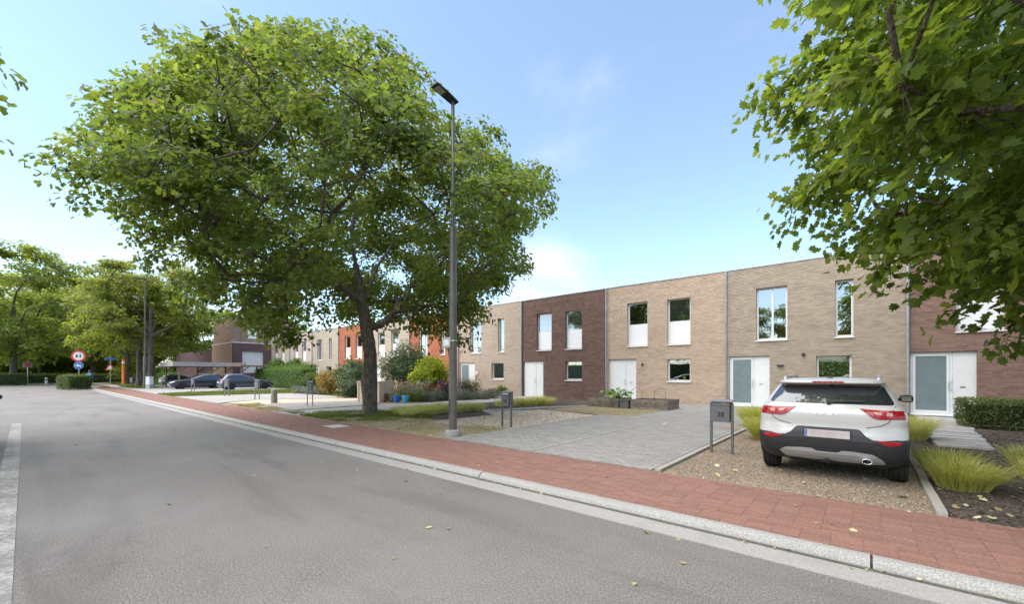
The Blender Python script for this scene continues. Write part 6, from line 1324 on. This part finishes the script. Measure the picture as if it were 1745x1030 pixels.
shrub('shrub', 'yellow green bush poking above the hedge below the big white window, left one', -52.5, 19.2, 1.0, 1.6, 3.3, 260, .2, 'oval', 'leaf_bright', 58, per=10, spread=.3)
shrub('shrub', 'yellow green bush poking above the hedge below the big white window, right one', -49.5, 19.8, 1.0, 1.6, 3.4, 260, .2, 'oval', 'leaf_bright', 59, per=10, spread=.3)
shrub('shrub', 'tall green shrub against the orange house left of the trunk', -31.6, 17.4, 1.3, .1, 3.0, 420, .17, 'oval', 'leaf_olive', 60, .05, per=10, spread=.3)
shrub('potted_plant', 'small bright green plant above the second mailbox by the cream wall', -16.75, 18.8, .32, .35, .85, 120, .10, 'long', 'leaf_broad', 61, .02, cat='plant', per=8, spread=.12, nb=10)
for i, (x, y, rh, h, lab) in enumerate([(-17.6, 16.3, .62, .52, 'silver grey low shrub in the border right of the lamp post, nearest the lamp'), (-17.4, 17.4, .62, .58, 'silver grey low shrub in the border, middle one right of the lamp post'), (-17.2, 18.5, .6, .62, 'silver grey low shrub farthest right in the border by the second mailbox'),
        (-18.5, 14.6, .55, .5, 'silver grey low shrub in the border left of the lamp post, beside the lavender'), (-18.6, 15.4, .5, .48, 'silver grey low shrub half behind the lamp post'), (-31.0, 14.0, .95, .5, 'grey lavender mound left of the yellow orange shrub, right one'), (-33.0, 13.9, .9, .55, 'grey lavender mound left of the yellow orange shrub, left one')]):
    shrub('silver_shrub', lab, x, y, rh, .03, h, 300, .085, 'long', 'leaf_grey', 70+i, .012, 'silver grey shrubs in the garden borders', per=9, spread=.15, nb=14)
def grass_clump(label, x, y, r, h, n, mat, seed, width=.007, lean=(0, 0), name='ornamental_grass', group='clumps of ornamental grass', spread=.75, sx=1.0, sy=1.0):
    rng = np.random.default_rng(seed); t = thing(name, label, 'grass clump', (x, y, gz(y)), group=group)
    a = rng.random(n)*2*PI; q = np.sqrt(rng.random(n)); P = np.stack([np.cos(a)*q*r*.55*sx, np.sin(a)*q*r*.55*sy, np.full(n, -.01)], 1)
    L = np.stack([np.cos(a)*q*sx, np.sin(a)*q*sy, np.zeros(n)], 1)*spread+rng.normal(size=(n, 3))*.30+np.array([lean[0], lean[1], 0]); L[:, 2] = 0
    nl = np.linalg.norm(L, axis=1); L *= np.minimum(1, 1.25/np.maximum(nl, .01))[:, None]
    hh = h*(.42+.68*rng.random(n)); tint = np.clip(.18+.5*rng.random(n)+rng.normal(size=n)*.12, 0, 1)
    tag(blades('blades', P, hh, L, np.full(n, width)*(.7+.6*rng.random(n)), tint, mat, t), kind='stuff')
    MB().lathe([(r*.5, -.04), (r*.42, .02), (r*.2, .05), (.0, .055)], (0, 0, 0), 10).build('tussock', 'soil', t, smooth=True); return t
NG = 'grass_lime'
grass_clump('large lime green grass clump right of the white car, spilling over the concrete edging', 1.0, 8.25, .44, .45, 1600, NG, 80, .008, (.16, -.20))
grass_clump('lime green grass clump behind the large one, beside the car wheel', .95, 9.35, .42, .42, 1200, NG, 81, .008, (.0, -.10))
grass_clump('straw green grass clump on the mulch at the right edge, nearest', 1.95, 9.6, .34, .36, 800, 'grass_straw', 82, .007, (.1, -.1))
grass_clump('straw green grass clump on the mulch at the right edge, middle', 2.1, 10.7, .40, .42, 1000, 'grass_straw', 83, .008, (.1, -.1))
grass_clump('straw green grass clump at the right edge below the hedge, farthest right', 2.85, 10.8, .42, .45, 1000, 'grass_straw', 84, .008, (.0, -.1))
grass_clump('pale grass clump between the white car and the slab path', .82, 13.4, .42, .62, 2000, 'grass_straw', 85, .007)
grass_clump('lime grass clump left of the white car tail, nearest', -1.75, 11.2, .44, .60, 2400, NG, 86, .007)
grass_clump('lime grass clump beside mailbox 38, larger one behind', -2.35, 13.6, .50, .70, 2600, NG, 87, .007)
grass_clump('lime grass clump between mailbox 38 and the car, behind the nearest clump', -1.75, 13.8, .46, .66, 2200, NG, 88, .007)
for i in range(7):
    x, y = -12.75+.07*i+RN.normal()*.12, 9.1+i*.52
    grass_clump('yellow grass tuft in the row running behind the lamp post', x, y, .56, RN.uniform(.30, .46), 620, 'grass_straw', 90+i, .010, group='yellow grass tufts in the row behind the lamp post')
for i in range(5):
    x, y = -13.6+RN.normal()*.06, 9.3+i*.55
    grass_clump('yellow green grass tuft in the second row nearer the trunk', x, y, .46, .36, 560, 'grass_straw' if i % 2 else NG, 100+i, .009, group='yellow green grass tufts nearer the trunk')
for i in range(7):
    x, y = -12.9+.14*i+RN.normal()*.08, 14.6+i*.36
    grass_clump('yellow grass tuft in the row behind the second mailbox', x, y, .58, RN.uniform(.36, .54), 620, 'grass_straw', 110+i, .011, group='yellow grass tufts behind the second mailbox')
hedge('unseen hedge added across the street to darken reflections in the low windows', -70, 20, -26.5, -25, 0, 3.3, 9000, .24, 'leaf_hedge', 172, rough=.2)  # added out of view so the low panes mirror foliage, not bright horizon
# flower border before the bush
def flowers(label, x, y, rx, ry, h, n, mat, seed, heads, cat='flowers'):
    rng = np.random.default_rng(seed); t = thing('flowering_plant', label, cat, (x, y, gz(y)), group='flowering plants in the border')
    P = np.stack([rng.normal(size=n)*rx*.5, rng.normal(size=n)*ry*.5, np.zeros(n)], 1); L = rng.normal(size=(n, 3))*.35; L[:, 2] = 0; hh = h*(.5+.5*rng.random(n))
    tag(blades('stems', P, hh, L, np.full(n, .011), np.clip(.2+.5*rng.random(n), 0, 1), 'grass_green', t), kind='stuff')
    m = rng.random(n) < .45; T = P+L*(hh*1.1)[:, None]+np.array([0, 0, 1.0])*(hh*.93)[:, None]; T = np.repeat(T[m], 4, 0)+rng.normal(size=(m.sum()*4, 3))*.035
    k = len(T); tag(leaves('blossoms', T, rng.normal(size=(k, 3)), rng.normal(size=(k, 3)), np.full(k, heads)*(.7+.6*rng.random(k)), rng.random(k)*.98, 'oval', mat, t), kind='stuff'); return t
flowers('dusky pink and white flowering stems behind the blue buckets', -20.3, 14.4, .95, .6, 1.15, 700, 'petal_pink', 120, .055)
flowers('purple flowering clump just left of the lamp post', -18.9, 16.2, .40, .35, 1.25, 380, 'petal_purple', 121, .085)
flowers('rust red leaved stems under the lime ball shrub', -19.6, 15.3, .55, .4, 1.05, 420, 'leaf_rust', 122, .09)
flowers('grey green airy flowering stems right of the buckets', -18.9, 13.9, .7, .4, .8, 600, 'leaf_grey', 123, .05)
flowers('white tipped stems in the middle of the flower border', -19.6, 14.8, .35, .3, 1.2, 220, 'white_sign', 124, .05)
# the big-leafed plant of the left raised bed
def big_leaf_plant():
    rng = np.random.default_rng(130); t = thing('leafy_plant', 'big leafed vegetable plant hanging over the end of the left wooden bed', 'plant', (-8.42, 17.25, gz(17.2)+.38)); n = 46
    a = rng.random(n)*2*PI; r = .12+.52*rng.random(n)**.7; st = MB(); V, F = leaf_template('maple'); shared = []
    for s in range(3):
        me = bpy.data.meshes.new('leaf'); me.from_pydata(V.tolist(), [], F.tolist()); me.materials.append(M['leaf_broad']); q = me.attributes.new('tint', 'FLOAT', 'POINT'); q.data.foreach_set('value', [.25+.27*s]*len(V)); me.update(); shared.append(me)
    for i in range(n):
        p = Vector((math.cos(a[i])*r[i]*1.15, math.sin(a[i])*r[i]*.9-.1, .18+.38*rng.random()*(1.1-r[i]))); st.tube([(rng.normal()*.05, rng.normal()*.05, -.02), p*.5+Vector((0, 0, .1)), p], .008, 4)
        d = Vector((math.cos(a[i]), math.sin(a[i]), -.35-.4*r[i])).normalized(); nn = (Vector((0, 0, 1))+d*.35+Vector(rng.normal(size=3)*.25)).normalized(); d = (d-nn*d.dot(nn)).normalized(); x = d.cross(nn)
        s = .17+.11*rng.random(); o = link('leaf', shared[i % 3], t); o.matrix_local = Matrix.LocRotScale(p, Matrix((x, d, nn)).transposed().to_quaternion(), Vector((s, s, s)))
    st.build('stalks', 'leaf_broad', t, smooth=True)
big_leaf_plant()
# turf under the tree and on the lawns
def turf(name, poly, n, h, mat, seed, width=.008, patchy=0.0):
    rng = np.random.default_rng(seed); X, Y = scatter_poly(poly, n, rng)
    if patchy: k = (np.sin(X*2.1+seed)*np.sin(Y*2.7+1)+.6*np.sin(X*5.3)*np.sin(Y*4.1+2)+rng.normal(size=len(X))*.35) > (patchy-.5); X, Y = X[k], Y[k]
    m = len(X); P = np.stack([X, Y, npz(Y)], 1); L = rng.normal(size=(m, 3))*.5; L[:, 2] = 0
    tag(blades(name, P, h*(.4+.8*rng.random(m)), L, np.full(m, width), np.clip(.2+.5*rng.random(m)+.15*np.sin(X*1.7)*np.sin(Y*2.3), 0, 1), mat), kind='stuff')
turf('grass', [(-17.8, 6.75), (-15.7, 6.6), (-13.0, 6.55), (-11.4, 8.2), (-11.6, 9.4), (-14.0, 9.6), (-15.6, 9.4), (-16.2, 8.0)], 15000, .11, 'grass_green', 140, .011, .25)
turf('grass', [(-13.2, 6.55), (-7.7, 6.55), (-7.6, 8.9), (-11.4, 9.0)], 9000, .055, 'grass_dry', 141, .010, .55)
turf('grass', [(-10.3, 14.3), (-7.5, 13.78), (-6.38, 13.73), (-6.12, 16.6), (-9.85, 16.85)], 12000, .05, 'grass_dry', 142, .010, .0)
turf('grass', [(-35.6, 6.55), (-41.2, 6.55), (-42.6, 9.0), (-42.6, 17.2), (-27.0, 17.2), (-27.0, 13.8), (-34.0, 13.8)], 16000, .11, 'grass_green', 143, .03)
turf('grass', [(-18.4, 6.6), (-22.4, 6.6), (-24.8, 6.7), (-24.2, 8.0), (-22.5, 7.6), (-18.4, 7.3)], 4000, .09, 'grass_dry', 144, .013, .3)
turf('grass', [(-57.5, 7.3), (-68, 7.3), (-68, 9.8), (-57.5, 9.6)], 3500, .15, 'grass_green', 145, .04, .2)
turf('grass', [(-69, 7.6), (-96, 8.8), (-96, 15), (-69, 12)], 5000, .2, 'grass_green', 146, .05, .2)
# stones on the gravel, bark chips on the mulch, fallen leaves
def chips(name, poly, n, s0, s1, mats, seed, flat=.6, parent=None, exclude=None):
    rng = np.random.default_rng(seed); X, Y = scatter_poly(poly, n, rng); m = len(X); s = s0+(s1-s0)*rng.random(m)**2
    base = np.array([(1, 0, 0), (-1, 0, 0), (0, 1, 0), (0, -1, 0), (0, 0, 1), (0, 0, -1)], float); F = np.array([(0, 2, 4), (2, 1, 4), (1, 3, 4), (3, 0, 4), (2, 0, 5), (1, 2, 5), (3, 1, 5), (0, 3, 5)])
    a = rng.random(m)*2*PI; c, sn = np.cos(a), np.sin(a); V = base[None]*np.stack([s, s*(.55+.4*rng.random(m)), s*flat], 1)[:, None, :]; V = V+rng.normal(size=V.shape)*(s*.12)[:, None, None]
    W = V.copy(); W[..., 0] = V[..., 0]*c[:, None]-V[..., 1]*sn[:, None]; W[..., 1] = V[..., 0]*sn[:, None]+V[..., 1]*c[:, None]; W += np.stack([X, Y, npz(Y)+s*flat*.4], 1)[:, None, :]
    o = np_mesh(name, W.reshape(-1, 3), [(F[None]+(np.arange(m)*6)[:, None, None]).reshape(-1, 3)], mats, np.repeat(rng.random(m), 6)); return tag(o, kind='stuff')
M['stone'] = leaf_mat('gravel_stone', (.12, .095, .07), (.27, .215, .16), (.40, .34, .27), (.5, .46, .4), .0, .85, .2)
M['chip'] = leaf_mat('bark_chip', (.025, .019, .015), (.07, .052, .04), (.14, .105, .08), (.24, .2, .16), .0, .9, .15)
chips('gravel', [(-2.42, 6.52), (.58, 6.52), (.58, 13.0), (-2.42, 13.0)], 14000, .006, .017, 'stone', 150)
chips('gravel', [(-7.6, 8.0), (-7.6, 13.6), (-10.4, 14.2), (-11.8, 12.2), (-10.6, 11.4), (-10.9, 8.0)], 6000, .008, .02, 'stone', 151)
chips('bark_chips', [(.72, 6.52), (4.5, 6.52), (4.5, 16.5), (.72, 16.5)], 9000, .008, .034, 'chip', 152, .35)
chips('bark_chips', [(-10.6, 11.4), (-12.0, 12.2), (-10.4, 14.4), (-9.9, 17.0), (-9.9, 21.0), (-14.8, 21.0), (-14.8, 9.3), (-11.0, 9.0)], 4500, .012, .04, 'chip', 153, .35)
chips('gravel', [(-2.5, 6.42), (4.0, 6.42), (4.0, 6.56), (-2.5, 6.56)], 900, .004, .011, 'stone', 154)
def fallen(poly, n, seed, z=None, s=(.05, .11)):
    rng = np.random.default_rng(seed); X, Y = scatter_poly(poly, n, rng); m = len(X); Z = (npz(Y)+.02 if z is None else np.full(m, z)); P = np.stack([X, Y, Z], 1)
    return P, _norm(np.array([0, 0, 1.0])+rng.normal(size=(m, 3))*.25), rng.normal(size=(m, 3)), s[0]+(s[1]-s[0])*rng.random(m), .2+.8*rng.random(m)
L = [fallen([(.75, 6.6), (4.0, 6.6), (3.0, 10), (.75, 10)], 60, 160), fallen([(-2.4, 6.6), (.6, 6.6), (.6, 9.5), (-2.4, 9.5)], 14, 161), fallen([(-7.4, 6.6), (-2.6, 6.6), (-2.6, 13), (-7.4, 13)], 26, 162),
     fallen([(-17, 6.6), (-7.6, 6.6), (-7.6, 9), (-17, 9)], 170, 163, None, (.03, .09)), fallen([(-22, 4.8), (3, 4.8), (3, 6.4), (-22, 6.4)], 46, 164, .1, (.03, .08)), fallen([(-16, .5), (1.5, 1.6), (2.5, 4.5), (-16, 4.5)], 26, 165, .012, (.03, .08)),
     fallen([(-26, 4.50), (4, 4.50), (4, 4.62), (-26, 4.62)], 150, 168, .022, (.015, .05)), fallen([(-2.5, 6.40), (4.5, 6.40), (4.5, 6.6), (-2.5, 6.6)], 50, 169, .1, (.015, .045)),
     fallen([(-11, 8.6), (-7.6, 8.6), (-7.6, 13.5), (-10.4, 13.5)], 30, 166)]
P, N, D, S_, T = [np.concatenate(k) for k in zip(*L)]
tag(leaves('fallen_leaves', P, N, D, S_, T, 'maple', 'litter'), kind='stuff')
MB().box(-.45, .45, -.3, .3, 0, .02).build('doormat', 'grey_mat', loc=(2.15, 20.72, gz(20.7)+.0)); tag(bpy.data.objects['doormat'], 'slate grey doormat at the right hand glazed door', 'doormat')
s = thing('sill_plant', 'small green plant inside the low window of the pinkish beige house', 'plant', (-6.9, FY+.25, FZ+1.175))
P = np.random.default_rng(170).normal(size=(40, 3))*.05; tag(leaves('foliage', P+np.array([0, 0, .13]), P+np.array([0, 0, .1]), P*np.array([1, 1, .3])+.001, np.full(40, .08), np.linspace(.2, .8, 40), 'oval', 'leaf_broad', s), kind='stuff'); MB().lathe([(.035, 0), (.05, .08), (.0, .08)], (0, 0, 0), 10).build('pot', 'ceramic', s)
# the garden behind the see-through house
hedge('garden hedge seen through the low window behind the car', -6, 3.5, 40, 41.2, .1, 4.2, 5000, .22, 'leaf_bright', 171)
# the dark undergrowth that closes the view below the wood's crowns
rng = np.random.default_rng(180); n = 9000
X = -125-rng.random(n)*30; Y = rng.uniform(-40, 45, n); Z = rng.random(n)**.8*(4.5+2.5*np.sin(Y*.35)*np.sin(Y*.13+1)); P = np.stack([X, Y, Z], 1)
tag(leaves('wood_undergrowth', P, rng.normal(size=(n, 3))+np.array([.8, 0, .6]), rng.normal(size=(n, 3)), .9+.7*rng.random(n), np.clip(.1+.5*rng.random(n), 0, 1), 'star', 'leaf_wood'), kind='stuff')
